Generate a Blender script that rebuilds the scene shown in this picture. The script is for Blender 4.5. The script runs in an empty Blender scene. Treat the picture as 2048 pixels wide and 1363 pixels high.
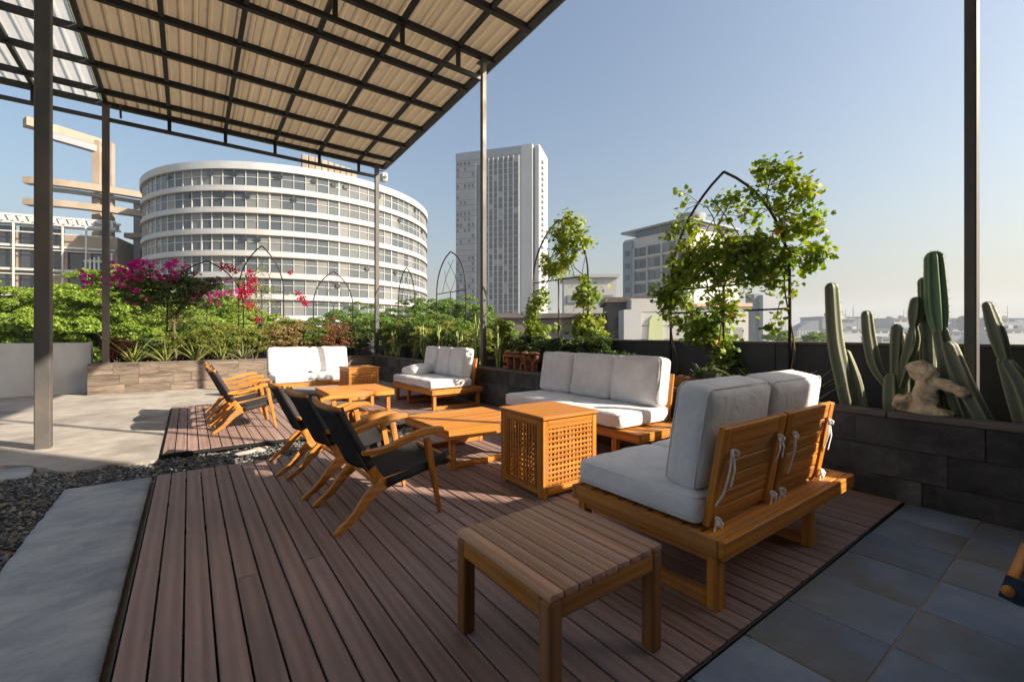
import bpy, bmesh, math, random
import numpy as np
from mathutils import Vector, Matrix, Euler
R_ = math.radians
SC = bpy.context.scene
COL = SC.collection

# ------------------------------------------------------------------ camera
YAW = 36.2                       # camera heading, degrees clockwise from +Y
cam_d = bpy.data.cameras.new('camera')
cam_d.sensor_width = 36.0
cam_d.lens = 15.52
cam_d.shift_y = -0.0066
cam_d.clip_start = 0.05
cam_d.clip_end = 12000
cam = bpy.data.objects.new('camera', cam_d)
cam.location = (0, 0, 1.2)
cam.rotation_euler = (R_(90), 0, R_(-YAW))
COL.objects.link(cam)
SC.camera = cam

# ------------------------------------------------------------------ sky, sun, exposure
SUN_AZ = 142.7                   # clockwise from +Y
SUN_EL = 30.0
world = bpy.data.worlds.new('World')
SC.world = world
world.use_nodes = True
wn = world.node_tree
wn.nodes.clear()
wo = wn.nodes.new('ShaderNodeOutputWorld')
wb = wn.nodes.new('ShaderNodeBackground')
ws = wn.nodes.new('ShaderNodeTexSky')
ws.sky_type = 'NISHITA'
ws.sun_disc = False
ws.sun_elevation = R_(SUN_EL)
ws.sun_rotation = R_(SUN_AZ)
ws.altitude = 0
ws.air_density = 1.4
ws.dust_density = 5.0
ws.ozone_density = 3.0
wb.inputs['Strength'].default_value = 0.073
wn.links.new(ws.outputs[0], wb.inputs[0])
wn.links.new(wb.outputs[0], wo.inputs[0])

sun_d = bpy.data.lights.new('sun', 'SUN')
sun_d.energy = 5.0
sun_d.angle = R_(0.53)
sun_d.color = (1.0, 0.85, 0.66)
sun = bpy.data.objects.new('sun', sun_d)
sdir = Vector((math.sin(R_(SUN_AZ)) * math.cos(R_(SUN_EL)), math.cos(R_(SUN_AZ)) * math.cos(R_(SUN_EL)), math.sin(R_(SUN_EL))))
sun.rotation_euler = (-sdir).to_track_quat('-Z', 'Y').to_euler()
sun.location = (20, -26, 22)
COL.objects.link(sun)

SC.view_settings.view_transform = 'Standard'
SC.view_settings.look = 'None'
SC.view_settings.gamma = 1.0
SC.view_settings.exposure = 1.36
SC.render.engine = 'CYCLES'
SC.cycles.use_denoising = True
SC.cycles.max_bounces = 8
SC.cycles.diffuse_bounces = 4
SC.cycles.glossy_bounces = 3
SC.cycles.transparent_max_bounces = 8
SC.cycles.volume_bounces = 1
SC.cycles.sample_clamp_indirect = 6.0

# ------------------------------------------------------------------ surveying helper
_cy, _sy = math.cos(R_(YAW)), math.sin(R_(YAW))
def W(l, d, z=0.0):
    """metres to the right / ahead of the terrace's viewpoint -> world"""
    return Vector((d * _sy + l * _cy, d * _cy - l * _sy, z))

# ------------------------------------------------------------------ mesh building
def tri_unit(v):
    n = np.linalg.norm(v, axis=-1, keepdims=True)
    return v / np.maximum(n, 1e-9)

class MB:
    def __init__(self):
        self.v = []; self.f = []
    def add(self, vs, fs):
        o = len(self.v)
        self.v += [tuple(p) for p in vs]
        self.f += [tuple(i + o for i in q) for q in fs]
        return self
    def box(self, c, s, rz=0.0, ch=0.0, M=None):
        """box centred at c, size s, chamfer ch"""
        hx, hy, hz = s[0] / 2, s[1] / 2, s[2] / 2
        if ch <= 0:
            vs = [(x, y, z) for x in (-hx, hx) for y in (-hy, hy) for z in (-hz, hz)]
            fs = [(0, 1, 3, 2), (4, 6, 7, 5), (0, 4, 5, 1), (2, 3, 7, 6), (0, 2, 6, 4), (1, 5, 7, 3)]
        else:
            ch = min(ch, hx * .8, hy * .8, hz * .8)
            vs = []; idx = {}
            for sx in (-1, 1):
                for sy in (-1, 1):
                    for sz in (-1, 1):
                        for ax in range(3):
                            p = [sx * hx, sy * hy, sz * hz]
                            for k in range(3):
                                if k != ax:
                                    p[k] -= (sx, sy, sz)[k] * ch
                            idx[(sx, sy, sz, ax)] = len(vs); vs.append(tuple(p))
            fs = []
            for ax in range(3):
                a, b = (ax + 1) % 3, (ax + 2) % 3
                for s0 in (-1, 1):
                    loop = []
                    for (sa, sb) in ((-1, -1), (1, -1), (1, 1), (-1, 1)):
                        k = [0, 0, 0]; k[ax] = s0; k[a] = sa; k[b] = sb
                        loop.append(idx[(k[0], k[1], k[2], ax)])
                    fs.append(tuple(loop if s0 > 0 else loop[::-1]))
            for ax in range(3):          # edges along ax
                a, b = (ax + 1) % 3, (ax + 2) % 3
                for sa in (-1, 1):
                    for sb in (-1, 1):
                        def g(s, axis):
                            k = [0, 0, 0]; k[ax] = s; k[a] = sa; k[b] = sb
                            return idx[(k[0], k[1], k[2], axis)]
                        q = (g(-1, a), g(1, a), g(1, b), g(-1, b))
                        fs.append(q if sa * sb > 0 else q[::-1])
            for sx in (-1, 1):
                for sy in (-1, 1):
                    for sz in (-1, 1):
                        t = tuple(idx[(sx, sy, sz, k)] for k in range(3))
                        fs.append(t if sx * sy * sz > 0 else t[::-1])
        if M is None:
            M = Matrix.Translation(Vector(c)) @ Matrix.Rotation(rz, 4, 'Z')
        else:
            M = Matrix.Translation(Vector(c)) @ M.to_4x4()
        return self.add([M @ Vector(p) for p in vs], fs)
    def bar(self, p0, p1, w, h, ch=0.0, up=(0, 0, 1)):
        p0, p1 = Vector(p0), Vector(p1)
        y = (p1 - p0); L = y.length; y.normalize()
        up = Vector(up)
        if abs(y.dot(up)) > .98: up = Vector((1, 0, 0))
        x = y.cross(up).normalized(); z = x.cross(y)
        M = Matrix((x, y, z)).transposed()
        return self.box((p0 + p1) / 2, (w, L, h), ch=ch, M=M)
    def tube(self, pts, rad, n=8, cap=True):
        pts = [Vector(p) for p in pts]
        if not hasattr(rad, '__len__'): rad = [rad] * len(pts)
        vs = []; fs = []
        t0 = (pts[1] - pts[0]).normalized()
        ref = Vector((0, 0, 1)) if abs(t0.z) < .9 else Vector((1, 0, 0))
        a = t0.cross(ref).normalized()
        for i, p in enumerate(pts):
            t = (pts[min(i + 1, len(pts) - 1)] - pts[max(i - 1, 0)]).normalized()
            a = (a - t * a.dot(t)).normalized(); b = t.cross(a)
            for k in range(n):
                th = 2 * math.pi * k / n
                vs.append(p + (a * math.cos(th) + b * math.sin(th)) * rad[i])
        for i in range(len(pts) - 1):
            for k in range(n):
                k2 = (k + 1) % n
                fs.append((i * n + k, i * n + k2, (i + 1) * n + k2, (i + 1) * n + k))
        if cap:
            fs.append(tuple(range(n))[::-1]); o = (len(pts) - 1) * n
            fs.append(tuple(o + k for k in range(n)))
        return self.add(vs, fs)
    def prism(self, poly, t, M=None):
        """polygon in local xy extruded -t/2..t/2 in z, moved by M"""
        n = len(poly)
        vs = [Vector((x, y, -t / 2)) for x, y in poly] + [Vector((x, y, t / 2)) for x, y in poly]
        fs = [tuple(range(n))[::-1], tuple(range(n, 2 * n))] + [(i, (i + 1) % n, n + (i + 1) % n, n + i) for i in range(n)]
        if M is not None: vs = [M @ v for v in vs]
        return self.add(vs, fs)
    def mesh(self, name, smooth=False):
        me = bpy.data.meshes.new(name)
        me.from_pydata([tuple(p) for p in self.v], [], self.f)
        me.update()
        if smooth: me.shade_smooth()
        return me
    def build(self, name, m, parent=None, smooth=False, **kw):
        return obj(name, self.mesh(name, smooth), m, parent, **kw)

def obj(name, me, m=None, parent=None, loc=None, rz=None):
    o = bpy.data.objects.new(name, me)
    COL.objects.link(o)
    if m is not None and me is not None and not me.materials:
        me.materials.append(m)
    if parent is not None: o.parent = parent
    if loc is not None: o.location = loc
    if rz is not None: o.rotation_euler = (0, 0, rz)
    return o
def tag(o, label=None, cat=None, group=None, kind=None):
    if label: o['label'] = label
    if cat: o['category'] = cat
    if group: o['group'] = group
    if kind: o['kind'] = kind
    return o
def empty(name, loc=(0, 0, 0), rz=0.0):
    o = bpy.data.objects.new(name, None)
    o.empty_display_size = 0.1
    COL.objects.link(o)
    o.location = loc; o.rotation_euler = (0, 0, rz)
    return o
def copy_tree(o, parent=None):
    c = o.copy(); COL.objects.link(c); c.parent = parent
    for ch in list(o.children): copy_tree(ch, c)
    return c
def array_mesh(name, V, F, smooth=False):
    """numpy verts (N,3), faces (M,k)"""
    me = bpy.data.meshes.new(name)
    V = np.asarray(V, dtype=np.float32); F = np.asarray(F, dtype=np.int32)
    k = F.shape[1]
    me.vertices.add(len(V)); me.vertices.foreach_set('co', V.ravel())
    me.loops.add(F.size); me.loops.foreach_set('vertex_index', F.ravel())
    me.polygons.add(len(F))
    me.polygons.foreach_set('loop_start', np.arange(0, F.size, k, dtype=np.int32))
    me.polygons.foreach_set('loop_total', np.full(len(F), k, dtype=np.int32))
    me.update(calc_edges=True)
    if smooth: me.shade_smooth()
    return me

# ------------------------------------------------------------------ materials
def lin(r, g, b):
    f = lambda c: c / 12.92 if c <= .04045 else ((c + .055) / 1.055) ** 2.4
    return (f(r / 255), f(g / 255), f(b / 255), 1)
def new_mat(name):
    m = bpy.data.materials.new(name); m.use_nodes = True
    nt = m.node_tree; nt.nodes.clear()
    out = nt.nodes.new('ShaderNodeOutputMaterial')
    return m, nt, out
def nd(nt, typ, **kw):
    n = nt.nodes.new(typ)
    for k, v in kw.items(): setattr(n, k, v)
    return n
def mixc(nt, fac, a, b, blend='MIX'):
    n = nd(nt, 'ShaderNodeMix', data_type='RGBA', blend_type=blend)
    for s, v in ((0, fac), (6, a), (7, b)):
        if hasattr(v, 'is_linked'): nt.links.new(v, n.inputs[s])
        elif s == 0: n.inputs[0].default_value = v
        else: n.inputs[s].default_value = v if len(v) == 4 else (*v, 1)
    return n.outputs[2]
def noise(nt, vec, scale, detail=4, rough=.55, dist=0.0):
    n = nd(nt, 'ShaderNodeTexNoise')
    n.inputs['Scale'].default_value = scale; n.inputs['Detail'].default_value = detail
    n.inputs['Roughness'].default_value = rough; n.inputs['Distortion'].default_value = dist
    nt.links.new(vec, n.inputs['Vector'])
    return n.outputs['Fac']
def ramp(nt, fac, a=.35, b=.65):
    n = nd(nt, 'ShaderNodeMapRange'); n.inputs[1].default_value = a; n.inputs[2].default_value = b
    n.clamp = True
    nt.links.new(fac, n.inputs[0]); return n.outputs[0]
def math_n(nt, op, a, b=None):
    n = nd(nt, 'ShaderNodeMath', operation=op)
    for i, v in enumerate((a, b)):
        if v is None: continue
        if hasattr(v, 'is_linked'): nt.links.new(v, n.inputs[i])
        else: n.inputs[i].default_value = v
    return n.outputs[0]
def coords(nt, stretch=(1, 1, 1), rnd=True):
    tc = nd(nt, 'ShaderNodeTexCoord')
    vec = tc.outputs['Object']
    if rnd:
        oi = nd(nt, 'ShaderNodeObjectInfo')
        ad = nd(nt, 'ShaderNodeVectorMath', operation='ADD')
        sc_ = nd(nt, 'ShaderNodeMath', operation='MULTIPLY'); sc_.inputs[1].default_value = 37.0
        nt.links.new(oi.outputs['Random'], sc_.inputs[0])
        nt.links.new(vec, ad.inputs[0]); nt.links.new(sc_.outputs[0], ad.inputs[1]); vec = ad.outputs[0]
    mp = nd(nt, 'ShaderNodeMapping'); mp.inputs['Scale'].default_value = stretch
    nt.links.new(vec, mp.inputs['Vector'])
    return mp.outputs['Vector']
def finish(nt, out, col, rough=.6, bump=None, bstr=.2, bdist=.01, metal=0.0, spec=.5, rough_var=None, **kw):
    p = nd(nt, 'ShaderNodeBsdfPrincipled')
    nt.links.new(col, p.inputs['Base Color']) if hasattr(col, 'is_linked') else setattr(p.inputs['Base Color'], 'default_value', col)
    if rough_var is not None:
        mr = nd(nt, 'ShaderNodeMapRange'); mr.inputs[3].default_value = rough - .15; mr.inputs[4].default_value = min(1, rough + .15)
        nt.links.new(rough_var, mr.inputs[0]); nt.links.new(mr.outputs[0], p.inputs['Roughness'])
    else: p.inputs['Roughness'].default_value = rough
    p.inputs['Metallic'].default_value = metal
    p.inputs['Specular IOR Level'].default_value = spec
    for k, v in kw.items(): p.inputs[k].default_value = v
    if bump is not None:
        b = nd(nt, 'ShaderNodeBump'); b.inputs['Strength'].default_value = bstr; b.inputs['Distance'].default_value = bdist
        nt.links.new(bump, b.inputs['Height']); nt.links.new(b.outputs[0], p.inputs['Normal'])
    nt.links.new(p.outputs[0], out.inputs[0])
    return p
def rand_value(nt, col, amt):
    """per-object brightness variation"""
    if amt <= 0: return col
    oi = nd(nt, 'ShaderNodeObjectInfo')
    mr = nd(nt, 'ShaderNodeMapRange'); mr.inputs[3].default_value = 1 - amt; mr.inputs[4].default_value = 1 + amt
    nt.links.new(oi.outputs['Random'], mr.inputs[0])
    hs = nd(nt, 'ShaderNodeHueSaturation'); nt.links.new(mr.outputs[0], hs.inputs['Value']); nt.links.new(col, hs.inputs['Color'])
    return hs.outputs[0]
def stone(name, c1, c2, scale=6, rough=.8, bstr=.3, bscale=40, rand=.1, stain=None, stain_scale=.8, stretch=(1, 1, 1), rnd=True, spec=.3, bdist=.01):
    m, nt, out = new_mat(name)
    v = coords(nt, stretch, rnd)
    a = ramp(nt, noise(nt, v, scale, 6, .6), .3, .7)
    col = mixc(nt, a, c1, c2)
    if stain is not None:
        s = ramp(nt, noise(nt, v, stain_scale, 5, .6, .4), .45, .7)
        col = mixc(nt, s, col, stain)
    fine = noise(nt, v, bscale, 5, .65)
    col = mixc(nt, .35, col, mixc(nt, fine, (.35, .35, .35), (1.0, 1.0, 1.0)), 'MULTIPLY')
    col = rand_value(nt, col, rand)
    finish(nt, out, col, rough, fine, bstr, bdist, spec=spec, rough_var=a)
    return m
def wood(name, c1, c2, axis='Y', rough=.5, scale=1.0, rand=.12, bstr=.15, spec=.4, grain=.35, weather=.35):
    m, nt, out = new_mat(name)
    st = {'X': (.05, 1, 1), 'Y': (1, .05, 1), 'Z': (1, 1, .05)}[axis]
    v = coords(nt, tuple(s * scale for s in st))
    a = noise(nt, v, 22, 5, .6, .6)
    rings = nd(nt, 'ShaderNodeTexWave', wave_type='RINGS', rings_direction=axis)
    rings.inputs['Scale'].default_value = 9; rings.inputs['Distortion'].default_value = 5; rings.inputs['Detail'].default_value = 3
    rings.inputs['Detail Scale'].default_value = .6
    nt.links.new(v, rings.inputs['Vector'])
    col = mixc(nt, ramp(nt, a, .3, .7), c1, c2)
    dark = mixc(nt, rings.outputs['Fac'], (1 - grain,) * 3, (1, 1, 1))
    col = mixc(nt, .8, col, dark, 'MULTIPLY')
    wv = coords(nt, (1, 1, 1))
    wth = ramp(nt, noise(nt, wv, 3.2, 6, .65, .5), .42, .75)
    g_ = tuple(.55 * (.3 * c1[0] + .6 * c1[1] + .1 * c1[2]) + .5 * c for c in c1[:3])
    col = mixc(nt, math_n(nt, 'MULTIPLY', wth, weather), col, g_)
    fine = noise(nt, v, 160, 3, .6)
    col = mixc(nt, .25, col, mixc(nt, fine, (.5, .5, .5), (1.1, 1.1, 1.1)), 'MULTIPLY')
    col = rand_value(nt, col, rand)
    finish(nt, out, col, rough, math_n(nt, 'ADD', fine, rings.outputs['Fac']), bstr, .002, spec=spec, rough_var=a)
    return m
def plain(name, c, rough=.5, metal=0.0, spec=.5, var=.12, vscale=3, rand=0.0, bstr=.05):
    m, nt, out = new_mat(name)
    v = coords(nt)
    n1 = noise(nt, v, vscale, 6, .6)
    col = mixc(nt, n1, tuple(x * (1 - var) for x in c[:3]), tuple(min(1, x * (1 + var)) for x in c[:3]))
    col = rand_value(nt, col, rand)
    finish(nt, out, col, rough, noise(nt, v, 90, 3), bstr, .002, metal=metal, spec=spec, rough_var=n1)
    return m
def leafmat(name, c1, c2, c3, trans=.35, rough=.5, clump=1.2):
    """c1 dark, c2 mid, c3 yellowish; per-leaf and per-clump variation, light passes through"""
    m, nt, out = new_mat(name)
    tc = nd(nt, 'ShaderNodeTexCoord')
    g = nd(nt, 'ShaderNodeNewGeometry')
    cl = ramp(nt, noise(nt, tc.outputs['Object'], clump, 2), .35, .65)
    oi = nd(nt, 'ShaderNodeObjectInfo')
    rp = math_n(nt, 'FRACT', math_n(nt, 'ADD', g.outputs['Random Per Island'], oi.outputs['Random']))
    col = mixc(nt, rp, c1, c2)
    col = mixc(nt, math_n(nt, 'MULTIPLY', cl, .55), col, c3)
    p = nd(nt, 'ShaderNodeBsdfPrincipled'); p.inputs['Roughness'].default_value = rough
    p.inputs['Specular IOR Level'].default_value = .35
    nt.links.new(col, p.inputs['Base Color'])
    t = nd(nt, 'ShaderNodeBsdfTranslucent')
    hs = nd(nt, 'ShaderNodeHueSaturation'); hs.inputs['Saturation'].default_value = 1.15; hs.inputs['Value'].default_value = 1.5
    nt.links.new(col, hs.inputs['Color']); nt.links.new(hs.outputs[0], t.inputs[0])
    ms = nd(nt, 'ShaderNodeMixShader'); ms.inputs[0].default_value = trans
    nt.links.new(p.outputs[0], ms.inputs[1]); nt.links.new(t.outputs[0], ms.inputs[2])
    nt.links.new(ms.outputs[0], out.inputs[0])
    return m
def glassmat(name, c1, c2, rough=.08, spec=.9, curtain=None):
    m, nt, out = new_mat(name)
    oi = nd(nt, 'ShaderNodeObjectInfo'); g = nd(nt, 'ShaderNodeNewGeometry')
    rp = math_n(nt, 'FRACT', math_n(nt, 'ADD', g.outputs['Random Per Island'], oi.outputs['Random']))
    col = mixc(nt, rp, c1, c2)
    if curtain is not None:
        k = nd(nt, 'ShaderNodeMath', operation='GREATER_THAN'); k.inputs[1].default_value = .86
        nt.links.new(rp, k.inputs[0])
        col = mixc(nt, k.outputs[0], col, curtain)
    finish(nt, out, col, rough, spec=spec)
    return m

M = {}
M['deck'] = wood('deck_composite', lin(136, 112, 106), lin(168, 139, 130), 'Y', rough=.6, rand=.16, grain=.3, bstr=.3, weather=.6)
TEAK1, TEAK2 = lin(180, 112, 34), lin(210, 140, 48)
for ax in 'XYZ':
    M['teak' + ax] = wood('teak_' + ax, TEAK1, TEAK2, ax, rough=.55, rand=.18, grain=.38, bstr=.2, weather=.5, spec=.3)
M['stool_leg'] = wood('shaded_teak_leg', lin(138, 88, 42), lin(164, 110, 58), 'Z', rough=.6, rand=.12, grain=.35, weather=.5)  # shade on the stool legs put into a darker teak
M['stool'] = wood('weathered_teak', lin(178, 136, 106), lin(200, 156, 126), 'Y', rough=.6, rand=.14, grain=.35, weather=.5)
M['cushion'] = None
M['metal'] = plain('dark_painted_steel', lin(62, 62, 66), .45, 0.0, .5, .18, 2)
M['beam'] = plain('black_painted_steel', lin(27, 27, 29), .5, 0.0, .4, .2, 3)
M['iron'] = plain('rusted_dark_iron', lin(44, 42, 40), .6, 0.2, .4, .25, 12)
M['concrete'] = stone('terrace_concrete', lin(154, 149, 144), lin(180, 175, 169), 5, .88, .6, 48, 0, lin(130, 125, 120), 1.1, rnd=False)
M['slab'] = stone('grey_stone_slab', lin(148, 157, 168), lin(184, 189, 196), 5, .68, .9, 34, .06, lin(128, 137, 150), 2.2, (1, 1.5, 1))
M['slate'] = stone('slate_tile', lin(100, 118, 142), lin(140, 153, 172), 3, .6, .6, 22, .16, lin(118, 114, 102), 1.9)
M['grout'] = stone('sandy_grout', lin(164, 154, 136), lin(136, 128, 114), 6, .9, .3, 60, 0)
M['block'] = stone('dark_stone_block', lin(60, 60, 62), lin(98, 96, 96), 6, .72, .8, 24, .34, lin(44, 42, 42), 2.4, bdist=.015)
M['sleeper'] = stone('weathered_sleeper', lin(104, 94, 86), lin(142, 129, 117), 8, .9, 1.0, 20, .18, lin(72, 63, 56), 3.2, (.45, 1, 2.6), bdist=.02)
M['cap'] = stone('planter_coping', lin(92, 86, 82), lin(118, 110, 104), 6, .8, .4, 44, .08)
M['parapet'] = stone('charcoal_render', lin(60, 60, 64), lin(74, 74, 78), 3, .7, .2, 60, .06)
M['whitewall'] = stone('white_render', lin(206, 208, 212), lin(220, 220, 222), 2, .8, .12, 90, 0, lin(188, 188, 190), .6, rnd=False)
M['soil'] = stone('dark_soil', lin(52, 42, 34), lin(82, 68, 54), 9, .95, .8, 40, 0)
M['gravel'] = None
M['street'] = stone('street_ground', lin(132, 128, 122), lin(150, 146, 138), .02, .9, .1, 2, 0, lin(96, 112, 84), .006, rnd=False)
M['cord'] = None

# fabric
def fabric(name, c, c2, wscale=420, rough=.9):
    m, nt, out = new_mat(name)
    v = coords(nt)
    n1 = noise(nt, v, 5, 5, .6)
    w = noise(nt, v, wscale, 2)
    col = mixc(nt, ramp(nt, n1, .35, .7), c, c2)
    st_ = ramp(nt, noise(nt, v, 2.6, 6, .7, .8), .56, .8)
    col = mixc(nt, math_n(nt, 'MULTIPLY', st_, .4), col, lin(176, 172, 166))
    wr = noise(nt, v, 8, 4, .55, 1.4)
    finish(nt, out, col, rough, math_n(nt, 'ADD', math_n(nt, 'MULTIPLY', wr, 9.0), w), .3, .004, spec=.2)
    return m
M['cushion'] = fabric('off_white_canvas', lin(226, 227, 230), lin(208, 209, 212))
M['ribbon'] = fabric('white_ribbon', lin(228, 228, 228), lin(205, 206, 210))
def cordmat(name, c1, c2, freq):
    m, nt, out = new_mat(name)
    v = coords(nt, rnd=False)
    wv = nd(nt, 'ShaderNodeTexWave', wave_type='BANDS', bands_direction='Y')
    wv.inputs['Scale'].default_value = freq; wv.inputs['Distortion'].default_value = .6
    nt.links.new(v, wv.inputs['Vector'])
    n1 = noise(nt, v, 60, 4)
    col = mixc(nt, n1, c1, c2)
    finish(nt, out, col, .7, math_n(nt, 'ADD', wv.outputs['Fac'], math_n(nt, 'MULTIPLY', n1, .4)), .6, .004, spec=.3)
    return m
M['cord'] = cordmat('black_woven_cord', lin(34, 34, 38), lin(56, 55, 58), 40)
M['cord_blue'] = cordmat('navy_woven_cord', lin(30, 42, 58), lin(52, 66, 84), 40)
# gravel stones: colour per stone
def gravelmat():
    m, nt, out = new_mat('dark_gravel')
    g = nd(nt, 'ShaderNodeNewGeometry')
    cr = nd(nt, 'ShaderNodeValToRGB'); e = cr.color_ramp.elements
    e[0].color = lin(56, 58, 62); e[1].color = lin(150, 146, 140)
    cr.color_ramp.elements.new(.7).color = lin(92, 94, 98)
    nt.links.new(g.outputs['Random Per Island'], cr.inputs[0])
    tc = nd(nt, 'ShaderNodeTexCoord')
    finish(nt, out, cr.outputs[0], .75, noise(nt, tc.outputs['Object'], 120, 4), .4, .004)
    return m
M['gravel'] = gravelmat()
# translucent roofing
def sheetmat(name, c1, c2, trans, dirt):
    m, nt, out = new_mat(name)
    tc = nd(nt, 'ShaderNodeTexCoord'); mp = nd(nt, 'ShaderNodeMapping')
    mp.inputs['Scale'].default_value = (1, .25, 1); nt.links.new(tc.outputs['Object'], mp.inputs[0])
    a = noise(nt, mp.outputs[0], 2.5, 6, .65)
    col = mixc(nt, a, c1, c2)
    s = ramp(nt, noise(nt, mp.outputs[0], 9, 6, .7, .5), .55, .8)
    col = mixc(nt, math_n(nt, 'MULTIPLY', s, .5), col, dirt)
    col = rand_value(nt, col, .06)
    d = nd(nt, 'ShaderNodeBsdfDiffuse'); t = nd(nt, 'ShaderNodeBsdfTranslucent'); ms = nd(nt, 'ShaderNodeMixShader')
    nt.links.new(col, d.inputs[0]); nt.links.new(col, t.inputs[0]); ms.inputs[0].default_value = trans
    nt.links.new(d.outputs[0], ms.inputs[1]); nt.links.new(t.outputs[0], ms.inputs[2]); nt.links.new(ms.outputs[0], out.inputs[0])
    return m
M['sheet'] = sheetmat('beige_roof_sheet', lin(176, 158, 132), lin(192, 174, 148), .17, lin(104, 88, 68))
M['sheet_clear'] = sheetmat('clear_roof_sheet', lin(206, 210, 212), lin(222, 224, 224), .45, lin(160, 160, 150))
M['green_trim'] = plain('green_roof_edge', lin(132, 146, 70), .6, var=.15)
# foliage
M['leaf_tree'] = leafmat('tree_leaf', lin(66, 94, 30), lin(116, 144, 50), lin(150, 168, 66), .38, clump=.35)
M['leaf_tree2'] = leafmat('dark_tree_leaf', lin(62, 92, 36), lin(98, 128, 50), lin(130, 150, 66), .32, clump=.5)
M['leaf_vine'] = leafmat('vine_leaf', lin(66, 98, 34), lin(116, 144, 52), lin(168, 168, 68), .42, clump=2.0)
M['leaf_shrub'] = leafmat('shrub_leaf', lin(78, 96, 40), lin(128, 142, 62), lin(170, 166, 92), .35, clump=2.5)
M['leaf_dark'] = leafmat('dark_shrub_leaf', lin(36, 52, 26), lin(66, 88, 42), lin(96, 112, 54), .28, clump=3)
M['leaf_dry'] = leafmat('dry_shrub_leaf', lin(120, 98, 66), lin(160, 136, 96), lin(128, 128, 72), .3, clump=4)
M['leaf_russet'] = leafmat('russet_leaf', lin(110, 58, 48), lin(150, 92, 70), lin(120, 110, 70), .3, clump=4)
M['strap'] = leafmat('strap_leaf', lin(96, 112, 52), lin(140, 148, 78), lin(168, 170, 100), .2, clump=1.5)
M['strap_grey'] = leafmat('grey_strap_leaf', lin(92, 104, 72), lin(126, 134, 98), lin(160, 160, 120), .2, clump=1.5)
M['flower'] = leafmat('magenta_bract', lin(176, 22, 130), lin(214, 60, 176), lin(190, 30, 110), .45, clump=3)
M['flower_red'] = leafmat('crimson_bract', lin(150, 14, 46), lin(200, 34, 74), lin(170, 20, 70), .45, clump=3)
M['bark'] = stone('grey_bark', lin(96, 82, 66), lin(128, 112, 94), 14, .9, .6, 50, .1, stretch=(1, 1, .3))
# buildings
M['cream'] = stone('cream_facade', lin(174, 179, 186), lin(186, 190, 196), .3, .8, .1, 6, .03, lin(182, 178, 172), .15)
M['pale'] = stone('pale_facade', lin(174, 174, 174), lin(188, 188, 186), .3, .8, .1, 6, .03)
M['tower'] = stone('tower_concrete', lin(122, 127, 136), lin(142, 146, 153), .2, .8, .1, 4, .03)
M['tower_white'] = stone('tower_white_wall', lin(166, 168, 172), lin(176, 178, 182), .15, .8, .1, 4, .02)
M['tanconc'] = stone('tan_concrete', lin(138, 127, 115), lin(160, 148, 135), .3, .85, .2, 5, .04, lin(140, 126, 110), .25)
M['greyroof'] = plain('blue_grey_cladding', lin(112, 124, 136), .5, var=.1, vscale=.3)
M['glass'] = glassmat('office_glass', lin(68, 76, 84), lin(94, 101, 106), .16, .5, lin(112, 115, 116))
M['glass_dark'] = glassmat('dark_glass', lin(26, 28, 34), lin(50, 54, 62), .08, .9)
M['glass_tower'] = glassmat('tower_glass', lin(34, 38, 46), lin(72, 78, 88), .12, .6, lin(132, 134, 140))
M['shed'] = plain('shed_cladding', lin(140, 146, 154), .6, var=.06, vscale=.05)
M['shed_dark'] = plain('dark_shed_cladding', lin(88, 98, 110), .6, var=.06, vscale=.05)  # darker blue-grey cladding tone
M['rock'] = stone('tan_coral_rock', lin(236, 208, 168), lin(250, 230, 198), 16, .9, .9, 36, 0, lin(110, 90, 68), 9, bdist=.02)
M['brown_rock'] = stone('brown_boulder', lin(98, 70, 48), lin(150, 112, 76), 9, .85, .8, 30, 0, bdist=.02)
M['brick'] = stone('terracotta_brick', lin(126, 76, 52), lin(160, 102, 74), 14, .9, .5, 60, .2)
M['white'] = plain('white_plastic', lin(224, 224, 222), .4, var=.04)
M['palegreen'] = plain('pale_green_render', lin(176, 186, 146), .8, var=.06, vscale=.4)
M['pinkroof'] = plain('pinkish_roof', lin(196, 160, 146), .8, var=.08, vscale=.4)
M['darkroof'] = stone('dark_tiled_roof', lin(78, 74, 74), lin(104, 98, 96), .6, .85, .3, 6, .06)
# ================================================================== SETTING
rng = random.Random(7)
def sheet(name, x0, x1, y0, y1, z, m):
    me = bpy.data.meshes.new(name)
    me.from_pydata([(x0, y0, z), (x1, y0, z), (x1, y1, z), (x0, y1, z)], [], [(0, 1, 2, 3)])
    return tag(obj(name, me, m), kind='structure')
sheet('ground', -5000, 5000, -5000, 5000, -14.0, M['street'])
# the roof slab that carries the terrace
b = MB().box((-1.5, 4.6, -7.03), (14.0, 17.0, 13.9))
tag(b.build('terrace_slab', M['grout']), kind='structure')

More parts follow.
